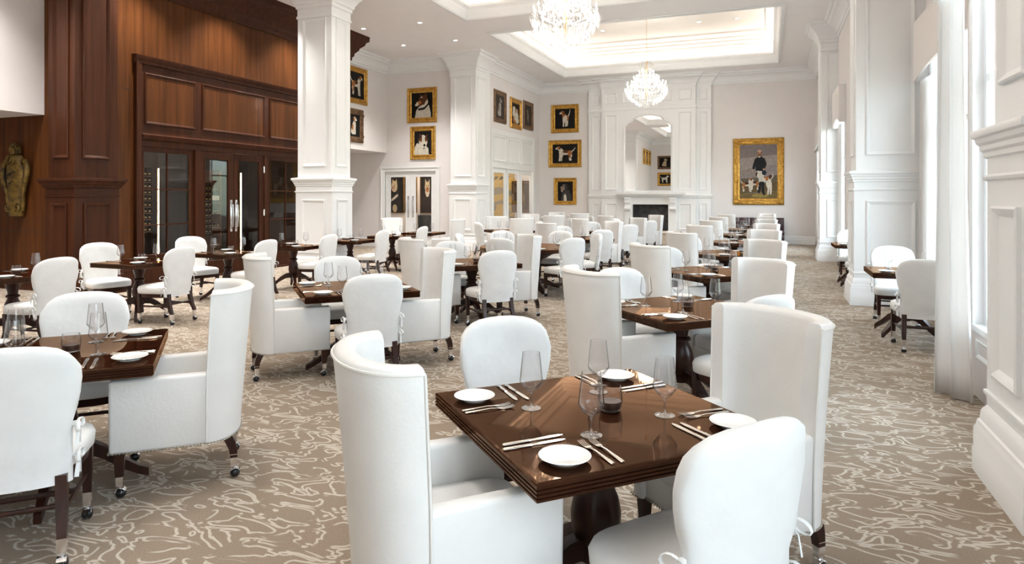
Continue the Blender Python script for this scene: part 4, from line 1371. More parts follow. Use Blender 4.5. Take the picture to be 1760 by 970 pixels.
# ------------------------------------------------------------------ chandeliers
def chandelier(loc, label, rod_top):
    """loc: centre at the height of the arm ring."""
    t = empty('chandelier', label, 'chandelier', 'crystal chandeliers', loc)
    r_ = random.Random(3)
    MB().lathe([(0.05, rod_top), (0.06, rod_top - 0.03), (0.02, rod_top - 0.06), (0.006, rod_top - 0.07), (0.006, 0.9), (0.03, 0.86), (0.02, 0.8), (0.03, 0.6), (0.018, 0.5), (0.04, 0.35), (0.02, 0.2), (0.05, 0.05), (0.03, -0.1), (0.01, -0.3)], 12).build('stem', BRASS, t, 40)
    tiers = [(0.56, 0.12, 14, 0.0), (0.36, 0.30, 10, 0.2), (0.20, 0.46, 6, 0.1)]
    for rad, z, n, off in tiers:
        for k in range(n):
            a = 2 * PI * k / n + off
            c, s_ = math.cos(a), math.sin(a)
            P = lambda r, zz: (r * c, r * s_, zz)
            arm = MB()
            arm.tube([P(0.02, z - 0.10), P(rad * 0.35, z - 0.20), P(rad * 0.75, z - 0.16), P(rad, z - 0.02)], 0.008, 6)
            arm.lathe([(0.006, -0.02), (0.035, -0.005), (0.040, 0.005), (0.012, 0.008)], 10, P(rad, z - 0.01))
            ar = arm.build('arm', CRYSTAL, t, 40)
            MB().lathe([(0.011, 0.0), (0.011, 0.085), (0.0, 0.087)], 8, P(rad, z)).build('candle', TRIM, ar, 40)
            MB().lathe([(0.006, 0.085), (0.015, 0.105), (0.013, 0.125), (0.004, 0.150), (0.0, 0.155)], 8, P(rad, z)).build('bulb', BULB, ar, 40)
    d = MB()

    def drop(x, y, z, h, w):
        vs = [(x, y, z), (x + w, y, z - h * 0.6), (x, y + w, z - h * 0.6), (x - w, y, z - h * 0.6), (x, y - w, z - h * 0.6), (x, y, z - h)]
        d.add(vs, [(0, 1, 2), (0, 2, 3), (0, 3, 4), (0, 4, 1), (5, 2, 1), (5, 3, 2), (5, 4, 3), (5, 1, 4)])
    # inverted dome of drops below the arms, tiers above
    for layer in range(12):
        f = layer / 11
        rad = 0.60 * math.cos(f * PI / 2 * 0.97) ** 0.62 + 0.012
        z = 0.10 - 0.50 * f
        n = max(5, int(84 * rad / 0.6))
        for k in range(n):
            a = 2 * PI * (k + 0.5 * (layer % 2)) / n + r_.uniform(-0.03, 0.03)
            q = rad * r_.uniform(0.94, 1.03)
            drop(q * math.cos(a), q * math.sin(a), z + r_.uniform(-0.02, 0.02), r_.uniform(0.06, 0.095), 0.009)
    for rad, z, n in ((0.40, 0.22, 30), (0.42, 0.15, 34), (0.30, 0.30, 24), (0.24, 0.42, 20), (0.20, 0.36, 18), (0.12, 0.62, 14), (0.17, 0.70, 18), (0.20, 0.80, 20), (0.14, 0.86, 16), (0.10, 0.52, 12)):
        for k in range(n):
            a = 2 * PI * k / n + r_.uniform(-0.05, 0.05)
            drop(rad * math.cos(a), rad * math.sin(a), z, r_.uniform(0.06, 0.10), 0.011)
    for k in range(24):       # strands from the crown down to the arm ring
        a = 2 * PI * k / 24
        for q in range(9):
            f = q / 8
            rr = 0.16 + 0.36 * f ** 1.5
            drop(rr * math.cos(a), rr * math.sin(a), 0.80 - 0.62 * f ** 0.8, 0.045, 0.009)
    dr = d.build('crystal_drops', CRYSTAL, t)
    dr['kind'] = 'stuff'
    MB().lathe([(0.0, -0.56), (0.025, -0.53), (0.03, -0.50), (0.015, -0.46), (0.012, -0.30)], 12).build('finial', CRYSTAL, t, 40)
    for q, e in ((0.35, 0.7), (-0.12, 0.3)):
        ld = bpy.data.lights.new('chandelier_glow', 'POINT')
        ld.energy = CHAND_W * e
        ld.color = (1, 0.95, 0.88)
        ld.shadow_soft_size = 0.25
        lo = bpy.data.objects.new('chandelier_glow', ld)
        COL.objects.link(lo)
        lo.parent = t
        lo.location = (0, 0, q)
    return t


chandelier((-3.35, 3.1, 4.70), 'crystal chandelier added for fill in the ceiling tray over the viewer, out of the picture', TT - 4.70)  # unseen third chandelier, put in for extra fill light
chandelier((-3.35, 11.2, 4.70), 'crystal chandelier with candle bulbs hanging nearer the viewer', TT - 4.70)
chandelier((-3.35, 19.47, 4.70), 'crystal chandelier with candle bulbs hanging before the fireplace mirror', TT - 4.70)


# ------------------------------------------------------------------ curtains and valances
def curtain(name, x, y, z1, wx, wy, folds, label, amp=0.05, n=64, spread=1.25):
    """A gathered panel: runs from (x, y) by (wx, wy), hanging from z1 to the floor."""
    mb = MB()
    L = math.hypot(wx, wy)
    ux, uy = wx / L, wy / L
    rs = []
    for iz in range(15):
        f = iz / 14
        z = z1 * (1 - f) + 0.012 * f
        k = 1 + (spread - 1) * f ** 1.4
        row = []
        for i in range(n + 1):
            u = i / n
            a = u * folds * 2 * PI + 0.5 * math.sin(3 * u + f)
            d = amp * (0.75 + 0.35 * f) * (math.sin(a) + 0.25 * math.sin(2.1 * a + 1.7 * f))
            s_ = (u - 0.5) * L * k + 0.5 * L + 0.012 * math.sin(2 * a)
            row.append((x + ux * s_ - uy * d, y + uy * s_ + ux * d, z))
        rs.append(row)
    mb.rings(rs, closed=False)
    o = mb.build(name, CURTAIN, None, 80)
    sd = o.modifiers.new('cloth', 'SOLIDIFY')
    sd.thickness = 0.004
    return tag(o, label, 'curtain', 'white window curtains')


curtain('curtain', 1.285, 6.32, 3.215, 0.13, -0.24, 2.6, 'long white curtain nearest the viewer, beside the big white pillar', 0.042, 72, 1.55)
curtain('curtain', 2.01, 10.80, 3.235, 0.02, -0.62, 6, 'white curtain panel in the far corner of the alcove behind the window chairs', 0.04)
curtain('curtain', 2.01, 7.9, 3.235, 0.02, -0.7, 6, 'white curtain panel at the near end of the alcove, hidden behind the long curtain', 0.04)
curtain('curtain', 1.53, 17.1, 3.275, 0.02, -0.35, 5, 'white curtain panel beyond the middle right pillar', 0.04)
curtain('curtain', 1.43, 23.4, 3.045, 0.02, -0.5, 5, 'white curtain panel in the farthest right corner', 0.04)
curtain('curtain', 1.43, 19.9, 3.045, 0.02, -0.5, 5, 'white curtain panel just past the farthest right pillar', 0.04)


def valance(x, y0, y1, z0, z1, label, xw, dip=0.14):
    t = MB()
    n = 24
    for yy0, yy1, xx in ((y0, y1, x),):
        rs = []
        for k in range(n + 1):
            u = k / n
            s_ = abs(2 * u - 1)
            drop = dip * (1 - s_ ** 2.2)
            zb = z0 + drop
            y = yy0 + (yy1 - yy0) * u
            rs.append([(xx, y, zb), (xx, y, z1), (xx + 0.03, y, z1), (xx + 0.03, y, zb)])
        t.rings(rs, True)
    t.box(x + 0.028, xw, y0 + 0.002, y0 + 0.03, z0 + 0.003, z1 - 0.003).box(x + 0.028, xw, y1 - 0.03, y1 - 0.002, z0 + 0.003, z1 - 0.003).box(x + 0.027, xw, y0 + 0.004, y1 - 0.004, z1 - 0.02, z1 - 0.002)
    o = t.build('window_valance', VAL)
    return tag(o, label, 'valance', 'white window valances')


valance(1.27, 4.56, 6.42, 3.22, 4.15, 'white upholstered valance above the nearest right window', 1.549)
valance(1.92, 7.0, 10.90, 3.24, 4.08, 'white valance with curved lower edge beside the middle right pillar', 2.099)
valance(1.45, 16.4, 18.06, 3.28, 4.13, 'white box valance just beyond the middle right pillar', 1.599)
valance(1.36, 19.6, 23.6, 3.05, 3.80, 'white valance beside the farthest right pillar', 1.499)

# ------------------------------------------------------------------ chairs
def leg_section(mb, pts, r, m=0):
    """Square tapering leg through pts."""
    rs = []
    for (x, y, z), q in zip(pts, r):
        rs.append([(x - q, y - q, z), (x + q, y - q, z), (x + q, y + q, z), (x - q, y + q, z)])
    mb.rings(rs, True, m=m)


def caster(x, y, parent):
    c = MB()
    rs = []
    for z, q in ((0.135, 0.0195), (0.075, 0.0165), (0.070, 0.017), (0.062, 0.012)):
        rs.append([(x - q, y - q, z), (x + q, y - q, z), (x + q, y + q, z), (x - q, y + q, z)])
    c.rings(rs, True, m=0)
    c.tube([(x, y, 0.066), (x, y - 0.004, 0.048)], 0.008, 8, 0)
    # hooded ball wheel
    cy_, cz = y - 0.006, 0.0265
    for s_ in (-1, 1):
        c.lathe([(0.0, s_ * 0.002), (0.020, s_ * 0.002), (0.0255, s_ * 0.008), (0.0235, s_ * 0.015), (0.016, s_ * 0.022), (0.0, s_ * 0.025)], 12, (x, cy_, cz), axis='x', m=1)
    hood = []
    for k in range(5):
        a = R(20) + R(130) * k / 4
        hood.append([(x - 0.020, cy_ + 0.027 * math.cos(a), cz + 0.027 * math.sin(a)), (x + 0.020, cy_ + 0.027 * math.cos(a), cz + 0.027 * math.sin(a)),
                     (x + 0.018, cy_ + 0.030 * math.cos(a), cz + 0.030 * math.sin(a)), (x - 0.018, cy_ + 0.030 * math.cos(a), cz + 0.030 * math.sin(a))])
    c.rings(hood, True, m=0)
    c.build('caster', [CHROME, BLACK], parent, 40)


def nails(path, name, parent, step=0.017, r=0.0062):
    """A row of round nailheads along a 3D path."""
    mb = MB()
    P = [Vector(p) for p in path]
    cum = [0]
    for a, b in zip(P, P[1:]):
        cum.append(cum[-1] + (b - a).length)
    k, d = 0, 0.0
    while d < cum[-1]:
        while k < len(P) - 2 and cum[k + 1] < d:
            k += 1
        f = (d - cum[k]) / max(cum[k + 1] - cum[k], 1e-9)
        p = P[k].lerp(P[k + 1], f)
        mb.add([(p.x, p.y, p.z + r), (p.x + r, p.y, p.z), (p.x, p.y + r, p.z), (p.x - r, p.y, p.z), (p.x, p.y - r, p.z), (p.x, p.y, p.z - r)],
               [(0, 1, 2), (0, 2, 3), (0, 3, 4), (0, 4, 1), (5, 2, 1), (5, 3, 2), (5, 4, 3), (5, 1, 4)])
        d += step
    mb.tube([p + Vector((0, 0, 0.0)) for p in P], 0.0022, 4)
    o = mb.build(name, NAIL, parent, 60)
    return o


def make_wing():
    t = empty('wing_chair', 'x', 'chair')
    N = 26
    ex = 2.0 / 2.15

    def plan(a, yr, yf, ins=0.0):
        pts = []
        for k in range(N + 1):
            ph = PI * k / N
            c, s_ = math.cos(ph), math.sin(ph)
            pts.append(((a - ins) * math.copysign(abs(c) ** ex, c), yf - (yf - (yr + ins)) * abs(s_) ** ex))
        return pts
    lev = [(0.235, 0.298, -0.262, -0.085), (0.40, 0.302, -0.272, -0.085), (0.62, 0.308, -0.290, -0.088), (0.80, 0.314, -0.305, -0.096), (0.98, 0.321, -0.322, -0.106), (1.055, 0.324, -0.330, -0.110)]
    rs = []
    th = 0.078

    def ring(z, a, yr, yf, g=0.0):
        o = plan(a, yr, yf, g)
        i = plan(a, yr, yf, th - g)
        return [(x, y, z) for x, y in o] + [(x, y, z) for x, y in reversed(i)]
    for z, a, yr, yf in lev:
        rs.append(ring(z, a, yr, yf))
    z, a, yr, yf = lev[-1]
    rs.append(ring(1.074, a, yr - 0.002, yf - 0.004, 0.006))
    rs.append(ring(1.082, a, yr - 0.003, yf - 0.008, 0.018))
    b = MB()
    n = len(rs[0])
    b.rings(rs, True, False, False)
    off = (len(rs) - 1) * n
    for k in range(N):
        b.f.append((off + k, off + k + 1, off + n - 2 - k, off + n - 1 - k))
        b.m.append(0)
        b.f.append((k + 1, k, n - 1 - k, n - 2 - k))
        b.m.append(0)
    b.build('backrest', LEATHER, t, 45)
    for sg in (-1, 1):
        def bow(v, sg=sg):
            f = max(0.0, v.y + 0.02) / 0.39
            v.x += sg * (-0.012 * f * f)
            if abs(v.x) > 0.27:
                v.x -= sg * 0.010 * (1 - (v.z - 0.235) / 0.393)
            return v
        x0, x1 = sorted((sg * 0.232, sg * 0.308))
        MB().rbox(x0, x1, -0.105, 0.385, 0.235, 0.628, 0.018, 3, fn=bow).build('arm', LEATHER, t, 45)
        # welt from the wing down the seam, along the arm's outer top edge
        MB().tube([(sg * 0.324, -0.112, 1.06), (sg * 0.316, -0.098, 0.80), (sg * 0.311, -0.090, 0.63), (sg * 0.309, -0.087, 0.50), (sg * 0.308, -0.087, 0.25)], 0.0055, 6).build('piping', PIPING, t, 60)
    pts = plan(0.324, -0.332, -0.110)
    MB().tube([(x * 1.003, y - 0.001, 1.062) for x, y in pts], 0.0055, 6).build('piping', PIPING, t, 60)
    MB().rbox(-0.245, 0.245, -0.20, 0.355, 0.237, 0.375, 0.015, 2).build('seat_base', LEATHER, t, 45)

    def crown(v):
        if v.z > 0.42:
            v.z += 0.028 * max(0, 1 - (v.x / 0.24) ** 2) * max(0, 1 - ((v.y - 0.06) / 0.34) ** 2)
        return v
    bm = bmesh.new()
    bmesh.ops.create_grid(bm, x_segments=1, y_segments=1, size=0.5)
    bm.free()
    cu = MB()
    rs = []
    for z, ins in ((0.375, 0.012), (0.385, 0.0), (0.45, 0.0), (0.468, 0.010), (0.476, 0.030), (0.492, 0.10), (0.500, 0.17)):
        w, y0, y1 = 0.236 - ins, -0.19 + ins, 0.382 - ins
        ring_ = []
        for k in range(28):
            a = 2 * PI * k / 28
            c, s_ = math.cos(a), math.sin(a)
            ring_.append((w * math.copysign(abs(c) ** 0.35, c), (y0 + y1) / 2 + (y1 - y0) / 2 * math.copysign(abs(s_) ** 0.35, s_), z))
        rs.append(ring_)
    cu.rings(rs, True)
    cu.build('seat_cushion', LEATHER, t, 50)
    bp = plan(0.302, -0.266, -0.085)
    nails([(0.298, 0.384, 0.243)] + [(0.309, 0.15, 0.243)] + [(x, y, 0.243) for x, y in bp] + [(-0.309, 0.15, 0.243), (-0.292, 0.386, 0.243), (-0.234, 0.386, 0.243), (-0.234, 0.358, 0.243), (0.234, 0.358, 0.243), (0.234, 0.386, 0.243), (0.292, 0.386, 0.243)], 'nailhead_trim', t)
    for sx in (-1, 1):
        l_ = MB()
        leg_section(l_, [(sx * 0.262, 0.335, 0.24), (sx * 0.262, 0.335, 0.115)], [0.026, 0.019])
        o = l_.build('leg', DWOOD, t)
        caster(sx * 0.262, 0.335, o)
        l_ = MB()
        leg_section(l_, [(sx * 0.200, -0.190, 0.24), (sx * 0.204, -0.207, 0.205), (sx * 0.207, -0.220, 0.165), (sx * 0.208, -0.225, 0.115)], [0.027, 0.026, 0.021, 0.019])
        o = l_.build('leg', DWOOD, t, 40)
        caster(sx * 0.208, -0.225, o)
    return t


def make_slip():
    t = empty('slipcovered_chair', 'x', 'chair')
    # padded seat, wider in front
    s_ = MB()
    rs = []
    for z, ins in ((0.385, 0.006), (0.392, 0.0), (0.445, -0.004), (0.470, 0.006), (0.483, 0.030), (0.493, 0.09), (0.499, 0.16)):
        ring_ = []
        for k in range(32):
            a = 2 * PI * k / 32
            c, q = math.cos(a), math.sin(a)
            y = 0.032 + (0.213 - ins) * math.copysign(abs(q) ** 0.45, q)
            w = 0.235 + 0.03 * (y / 0.245) - ins
            ring_.append((w * math.copysign(abs(c) ** 0.45, c), y + (0.02 * (1 - (c * c)) if q > 0 else 0), z))
        rs.append(ring_)
    s_.rings(rs, True)
    s_.build('seat', LEATHER, t, 50)
    base = [(x * 0.995, y * 0.995, 0.392) for x, y, z in rs[0]]
    nails(base + base[:1], 'nailhead_trim', t, 0.018, 0.0055)
    ap = MB()
    ap.rings([[(x * 0.93, y * 0.93, 0.335) for x, y, z in rs[0]], [(x * 0.96, y * 0.96, 0.386) for x, y, z in rs[0]]], True)
    ap.build('seat_rail', DWOOD, t, 40)
    # slip cover over the balloon back
    HW = [(0.345, 0.215), (0.40, 0.216), (0.47, 0.214), (0.55, 0.213), (0.62, 0.220), (0.68, 0.235), (0.74, 0.249), (0.80, 0.254), (0.85, 0.249), (0.89, 0.234), (0.92, 0.210), (0.945, 0.172), (0.958, 0.130), (0.966, 0.07), (0.968, 0.02)]
    rr = random.Random(11)
    rs = []
    for i, (z, w) in enumerate(HW):
        tilt = -0.215 - 0.13 * max(0, z - 0.45)
        thick = 0.043 if z < 0.90 else 0.043 * math.sqrt(max(0.06, 1 - ((z - 0.90) / 0.070) ** 2))
        if z < 0.46:
            thick = 0.030
        row = []
        n = 40
        for k in range(n):
            a = 2 * PI * k / n
            c, q = math.cos(a), math.sin(a)
            x = w * math.copysign(abs(c) ** 0.55, c)
            yy = thick * math.copysign(abs(q) ** 0.6, q)
            cv = 0.05 * (x / 0.25) ** 2
            wr = 0.0055 * math.sin(38 * z + 5 * x + 3 * q) * (abs(c) ** 2) * (1 if z < 0.92 else 0.2) + 0.0030 * math.sin(21 * z - 14 * x)
            row.append((x * (1 + 0.016 * math.sin(47 * z + k * 0.1) * abs(c)), tilt + yy + cv + wr, z))
        rs.append(row)
    c_ = MB()
    c_.rings(rs, True)
    c_.build('slipcover', FABRIC, t, 60)
    # two tied bows on either side
    for sg in (-1, 1):
        for z, x in ((0.60, 0.224), (0.46, 0.222)):
            y = -0.215 - 0.13 * max(0, z - 0.45) + 0.035
            q = MB()
            q.rbox(sg * x - 0.010, sg * x + 0.010, y - 0.010, y + 0.010, z - 0.009, z + 0.009, 0.004, 2)
            for s2 in (-1, 1):
                lp = []
                for k in range(11):
                    a = 2 * PI * k / 10
                    lp.append((sg * (x + 0.008 + 0.016 * math.sin(a / 2)), y + s2 * 0.030 * (1 - math.cos(a)), z + 0.020 * math.sin(a) - 0.006 * (1 - math.cos(a))))
                q.tube(lp, 0.0075, 6, flat=(1.0, 0.35))
                q.tube([(sg * (x + 0.004), y, z), (sg * (x + 0.016), y + s2 * 0.018, z - 0.035), (sg * (x + 0.012), y + s2 * 0.034, z - 0.095)], [0.006, 0.0085, 0.010], 6, flat=(1.0, 0.3))
            q.build('tie_bow', FABRIC, t, 60)
    for sx in (-1, 1):
        l_ = MB()
        leg_section(l_, [(sx * 0.212, 0.205, 0.385), (sx * 0.212, 0.205, 0.115)], [0.023, 0.0175])
        o = l_.build('leg', DWOOD, t)
        caster(sx * 0.212, 0.205, o)
        l_ = MB()
        leg_section(l_, [(sx * 0.178, -0.205, 0.385), (sx * 0.180, -0.215, 0.30), (sx * 0.184, -0.235, 0.22), (sx * 0.190, -0.268, 0.15), (sx * 0.191, -0.272, 0.115)], [0.022, 0.022, 0.021, 0.018, 0.0175])
        o = l_.build('leg', DWOOD, t, 40)
        caster(sx * 0.191, -0.272, o)
    h = MB()
    for sx in (-1, 1):
        h.tube([(sx * 0.186, -0.236, 0.225), (sx * 0.208, 0.20, 0.225)], 0.012, 6)
    h.tube([(-0.198, 0.0, 0.225), (0.198, 0.0, 0.225)], 0.012, 6)
    h.tube([(-0.186, -0.230, 0.255), (0.186, -0.230, 0.255)], 0.011, 6)
    h.build('stretcher', DWOOD, t, 60)
    return t


WING, SLIP = make_wing(), make_slip()


# ------------------------------------------------------------------ tables
def top_mesh(a, th, zt):
    b = MB()
    prof = [(a - 0.012, zt), (a - 0.004, zt - 0.002), (a, zt - 0.006)]
    ng = 4
    for k in range(ng):
        z = zt - 0.008 - (th - 0.010) * k / ng
        dz = (th - 0.010) / ng
        prof += [(a, z - dz * 0.12), (a, z - dz * 0.68), (a - 0.006, z - dz * 0.80), (a - 0.006, z - dz * 0.98)]
    prof += [(a - 0.012, zt - th), (0.02, zt - th)]
    rs = [[(-q, -q, z), (q, -q, z), (q, q, z), (-q, q, z)] for q, z in prof]
    b.rings(rs, True)
    return b


PED = [(0.075, 0.18), (0.082, 0.20), (0.070, 0.225), (0.060, 0.235), (0.082, 0.26), (0.098, 0.31), (0.100, 0.36), (0.088, 0.42), (0.066, 0.47), (0.056, 0.49), (0.078, 0.50), (0.080, 0.515), (0.056, 0.53), (0.060, 0.56), (0.078, 0.61), (0.088, 0.645), (0.10, 0.655), (0.10, 0.67), (0.16, 0.675), (0.16, 0.692)]


def make_table(half, name, cat_label, pk=1.0, legr=0.44):
    t = empty(name, 'x', 'table')
    o = top_mesh(half, 0.062, 0.75).build('tabletop', TABLE, t)
    MB().lathe([(r * pk, z) for r, z in PED], 24).build('pedestal', DWOOD, t, 35)
    bk = MB()
    bk.box(-half * 0.62, half * 0.62, -0.035, 0.035, 0.66, 0.690).box(-0.035, 0.035, -half * 0.62, half * 0.62, 0.66, 0.690)
    bk.build('under_frame', DWOOD, t)
    for k in range(4):
        a = R(45) + k * PI / 2 if half < 0.45 else k * PI / 2
        c, s_ = math.cos(a), math.sin(a)
        rs = []
        P_ = [(0.055, 0.235, 0.045), (0.13, 0.225, 0.042), (0.22, 0.175, 0.037), (0.31, 0.100, 0.031), (0.39, 0.050, 0.026), (legr, 0.030, 0.024)]
        for r, z, w in P_:
            hh = w * 0.95
            rs.append([(r * c - s_ * x, r * s_ + c * x, max(z + q, 0.004)) for x, q in ((-w * 0.7, -hh), (w * 0.7, -hh), (w * 0.7, hh), (-w * 0.7, hh))])
        lg = MB()
        lg.rings(rs, True)
        lo = lg.build('leg', DWOOD, t, 40)
    return t


TAB = make_table(0.505, 'dining_table', '')
TABS = make_table(0.395, 'bistro_table', '', 0.85, 0.40)
TABR = empty('round_table', 'x', 'table')
MB().lathe([(0.02, 0.688), (0.84, 0.688), (0.85, 0.70), (0.845, 0.71), (0.85, 0.72), (0.845, 0.73), (0.85, 0.742), (0.842, 0.75), (0.0, 0.75)], 48).build('tabletop', TABLE, TABR, 35)
MB().lathe([(0.20, 0.10), (0.22, 0.14), (0.20, 0.18), (0.16, 0.22), (0.17, 0.40), (0.24, 0.52), (0.40, 0.62), (0.58, 0.67), (0.60, 0.688)], 32).build('pedestal', DWOOD, TABR, 35)
for k in range(4):
    a = R(45) + k * PI / 2
    c, s_ = math.cos(a), math.sin(a)
    lg = MB()
    lg.rings([[(r * c - s_ * x, r * s_ + c * x, max(z + q, 0.004)) for x, q in ((-w * 0.7, -w), (w * 0.7, -w), (w * 0.7, w), (-w * 0.7, w))] for r, z, w in ((0.12, 0.16, 0.05), (0.3, 0.14, 0.045), (0.48, 0.06, 0.035), (0.58, 0.034, 0.028))], True)
    lg.build('leg', DWOOD, TABR, 40)

# tableware
gl = empty('wine_glass', 'x', 'glass')
MB().lathe([(0.0395, 0.0), (0.0395, 0.0018), (0.030, 0.0035), (0.010, 0.007), (0.0048, 0.013), (0.0042, 0.03), (0.0044, 0.055), (0.0065, 0.066), (0.0115, 0.071)], 24, cap1=False).build('stem', SGLASS, gl, 50)
MB().lathe([(0.0115, 0.071), (0.026, 0.080), (0.0440, 0.104), (0.0470, 0.111), (0.0470, 0.115), (0.0450, 0.128), (0.0400, 0.180), (0.0350, 0.226), (0.0342, 0.226), (0.0391, 0.180), (0.0441, 0.128), (0.0460, 0.114), (0.0430, 0.106), (0.024, 0.086), (0.0, 0.077)], 28, cap0=False).build('bowl', WGLASS, gl, 40)
pl = MB().lathe([(0.0, 0.003), (0.045, 0.003), (0.047, 0.0), (0.050, 0.0), (0.052, 0.004), (0.070, 0.010), (0.084, 0.017), (0.086, 0.019), (0.084, 0.0205), (0.068, 0.014), (0.050, 0.009), (0.0, 0.008)], 36, cap0=True).build('bread_plate', CHINA, None, 40)
tag(pl, 'x', 'plate')


def fork_mesh():
    b = MB()
    b.tube([(0, -0.105, 0.004), (0, -0.09, 0.005), (0, -0.04, 0.007), (0, 0.0, 0.009), (0, 0.03, 0.007)], [0.0075, 0.0085, 0.0055, 0.0035, 0.0045], 8, flat=(1, 0.35))
    rs = [[(-w, y, z - 0.001), (w, y, z - 0.001), (w, y, z + 0.001), (-w, y, z + 0.001)] for y, w, z in ((0.028, 0.004, 0.007), (0.040, 0.0105, 0.005), (0.056, 0.0125, 0.004), (0.058, 0.0125, 0.004))]
    b.rings(rs, True)
    for k in range(4):
        x = -0.0105 + 0.007 * k
        b.tube([(x, 0.056, 0.004), (x, 0.085, 0.006), (x, 0.103, 0.011)], [0.0019, 0.0017, 0.0010], 5)
    return b


def knife_mesh():
    b = MB()
    b.tube([(0, -0.118, 0.006), (0, -0.112, 0.006), (0, -0.06, 0.006), (0, -0.02, 0.006), (0, -0.012, 0.006)], [0.005, 0.0088, 0.0078, 0.0068, 0.0078], 8, flat=(1, 0.6))
    rs = [[(-w, y, 0.0045), (w, y, 0.0045), (w, y, 0.0065), (-w, y, 0.0065)] for y, w in ((-0.014, 0.006), (0.02, 0.0085), (0.08, 0.0095), (0.105, 0.0075), (0.118, 0.002))]
    b.rings(rs, True)
    return b


FORK = tag(fork_mesh().build('dinner_fork', STEEL, None, 40), 'x', 'fork')
KNIFE = tag(knife_mesh().build('dinner_knife', STEEL, None, 40), 'x', 'knife')
VOT = empty('votive_holder', 'x', 'candle holder')
MB().lathe([(0.0, 0.0), (0.038, 0.0), (0.042, 0.004), (0.048, 0.045), (0.042, 0.098), (0.040, 0.098), (0.046, 0.045), (0.040, 0.007), (0.0, 0.007)], 24, cap0=False).build('tumbler', WGLASS, VOT, 50)
MB().lathe([(0.0, 0.008), (0.038, 0.008), (0.0435, 0.034), (0.043, 0.038), (0.0, 0.036)], 20, cap0=False).build('candle', WAX, VOT, 40)

Z75 = 0.7505


def at(c, ang, x, y):
    """Local (x, y) of a place setting (diner at -y facing +y) turned by ang about the table centre."""
    return (c[0] + x * math.cos(ang) - y * math.sin(ang), c[1] + x * math.sin(ang) + y * math.cos(ang))


def setting(c, half, ang, tname, seat, cut=True, sc=1.0):
    j = lambda s=0.006: rnd.uniform(-s, s)
    e = -half
    p = at(c, ang, -0.34 * sc + j(), e + 0.125 + j())
    place(pl, (p[0], p[1], Z75), 0, 'white bread plate at the %s seat of %s' % (seat, tname), 'bread plates')
    p = at(c, ang, 0.218 * sc + j(), e + 0.36 * sc + j())
    place(gl, (p[0], p[1], Z75), rnd.uniform(0, 6), 'empty stemmed wine glass at the %s seat of %s' % (seat, tname), 'wine glasses')
    if cut:
        for k, (x, y, w) in enumerate(((-0.215, 0.135, 'outer'), (-0.180, 0.130, 'inner'))):
            p = at(c, ang, x * sc + j(0.004), e + y + j(0.01))
            place(FORK, (p[0], p[1], Z75 - 0.002), ang + rnd.uniform(-0.03, 0.03), '%s steel fork at the %s seat of %s' % (w, seat, tname), 'dinner forks')
        for k, (x, y, w) in enumerate(((0.185, 0.145, 'inner'), (0.225, 0.135, 'outer'))):
            p = at(c, ang, x * sc + j(0.004), e + y + j(0.01))
            place(KNIFE, (p[0], p[1], Z75 - 0.003), ang + rnd.uniform(-0.05, 0.05), '%s steel knife at the %s seat of %s' % (w, seat, tname), 'dinner knives')


D45 = math.sqrt(0.5)
SIDES = {'nl': (-D45, -D45), 'fl': (-D45, D45), 'fr': (D45, D45), 'nr': (D45, -D45)}
SNAME = {'nl': 'near left', 'fl': 'far left', 'fr': 'far right', 'nr': 'near right'}


def chair(kind, c, u, d, label, group, lat=0.0, turn=0.0):
    """kind at distance d from c along u, facing back to c; lat: shift to its own right; turn in degrees."""
    fx, fy = -u[0], -u[1]
    rz = math.atan2(-fx, fy)
    rx, ry = math.cos(rz), math.sin(rz)
    loc = (c[0] + u[0] * d + rx * lat, c[1] + u[1] * d + ry * lat, 0)
    return place(kind, loc, rz + R(turn), label, group)


WDESC = 'white leather wing chair, '
SDESC = 'slipcovered white chair, '


def diamond(c, tname, row, wings=('nl', 'fr'), skip=(), cut=True, adj=None):
    adj = adj or {}
    place(TAB, (c[0], c[1], 0), R(45), 'square dark lacquered dining table set for four, ' + tname, 'square dining tables')
    for s_, u in SIDES.items():
        rz = math.atan2(u[0], -u[1])
        setting(c, 0.505, rz, tname, SNAME[s_], cut)
        if s_ in skip:
            continue
        w = s_ in wings
        d, lat, tn = adj.get(s_, (0.66 if w else 0.63, 0.0, 0.0))
        if s_ not in adj:
            d += rnd.uniform(-0.03, 0.03)
            tn = rnd.uniform(-4, 4)
        chair(WING if w else SLIP, c, u, d, (WDESC if w else SDESC) + '%s side of %s' % (SNAME[s_], tname), 'wing armchairs' if w else 'slipcovered chairs', lat, tn)
    place(VOT, (c[0] + 0.05, c[1] + 0.04, Z75), 0, 'glass votive with dark candle at the middle of ' + tname, 'votive candle holders')


ORD = ['nearest', 'second', 'third', 'fourth', 'fifth', 'sixth', 'seventh', 'farthest']
for k in range(8):
    Y = 2.56 + 2.68 * k
    adj = None
    if k == 0:
        adj = {'nl': (0.68, 0.0, 0), 'fr': (0.75, 0.0, 0), 'nr': (0.57, 0.0, 6), 'fl': (0.69, 0.0, 0)}
    diamond((-0.64, Y), '%s table in right aisle row' % ORD[k], 'right', cut=k < 6, adj=adj)
LN = [(-3.63, 2.47), (-3.67, 5.30), (-3.65, 7.92)]
for k, c in enumerate(LN):
    diamond(c, '%s table in middle row' % ORD[k], 'middle')
for k, Y in enumerate((13.3, 16.0, 18.7)):
    diamond((-3.65, Y), '%s table in middle row' % ['fourth', 'fifth', 'farthest'][k], 'middle', cut=k < 1)
for k, Y in enumerate((15.85, 18.5, 21.2)):
    diamond((-6.25, Y), '%s table by the glazed screen' % ['nearest', 'middle', 'farthest'][k], 'screen', wings=('nr', 'fl'), cut=False)

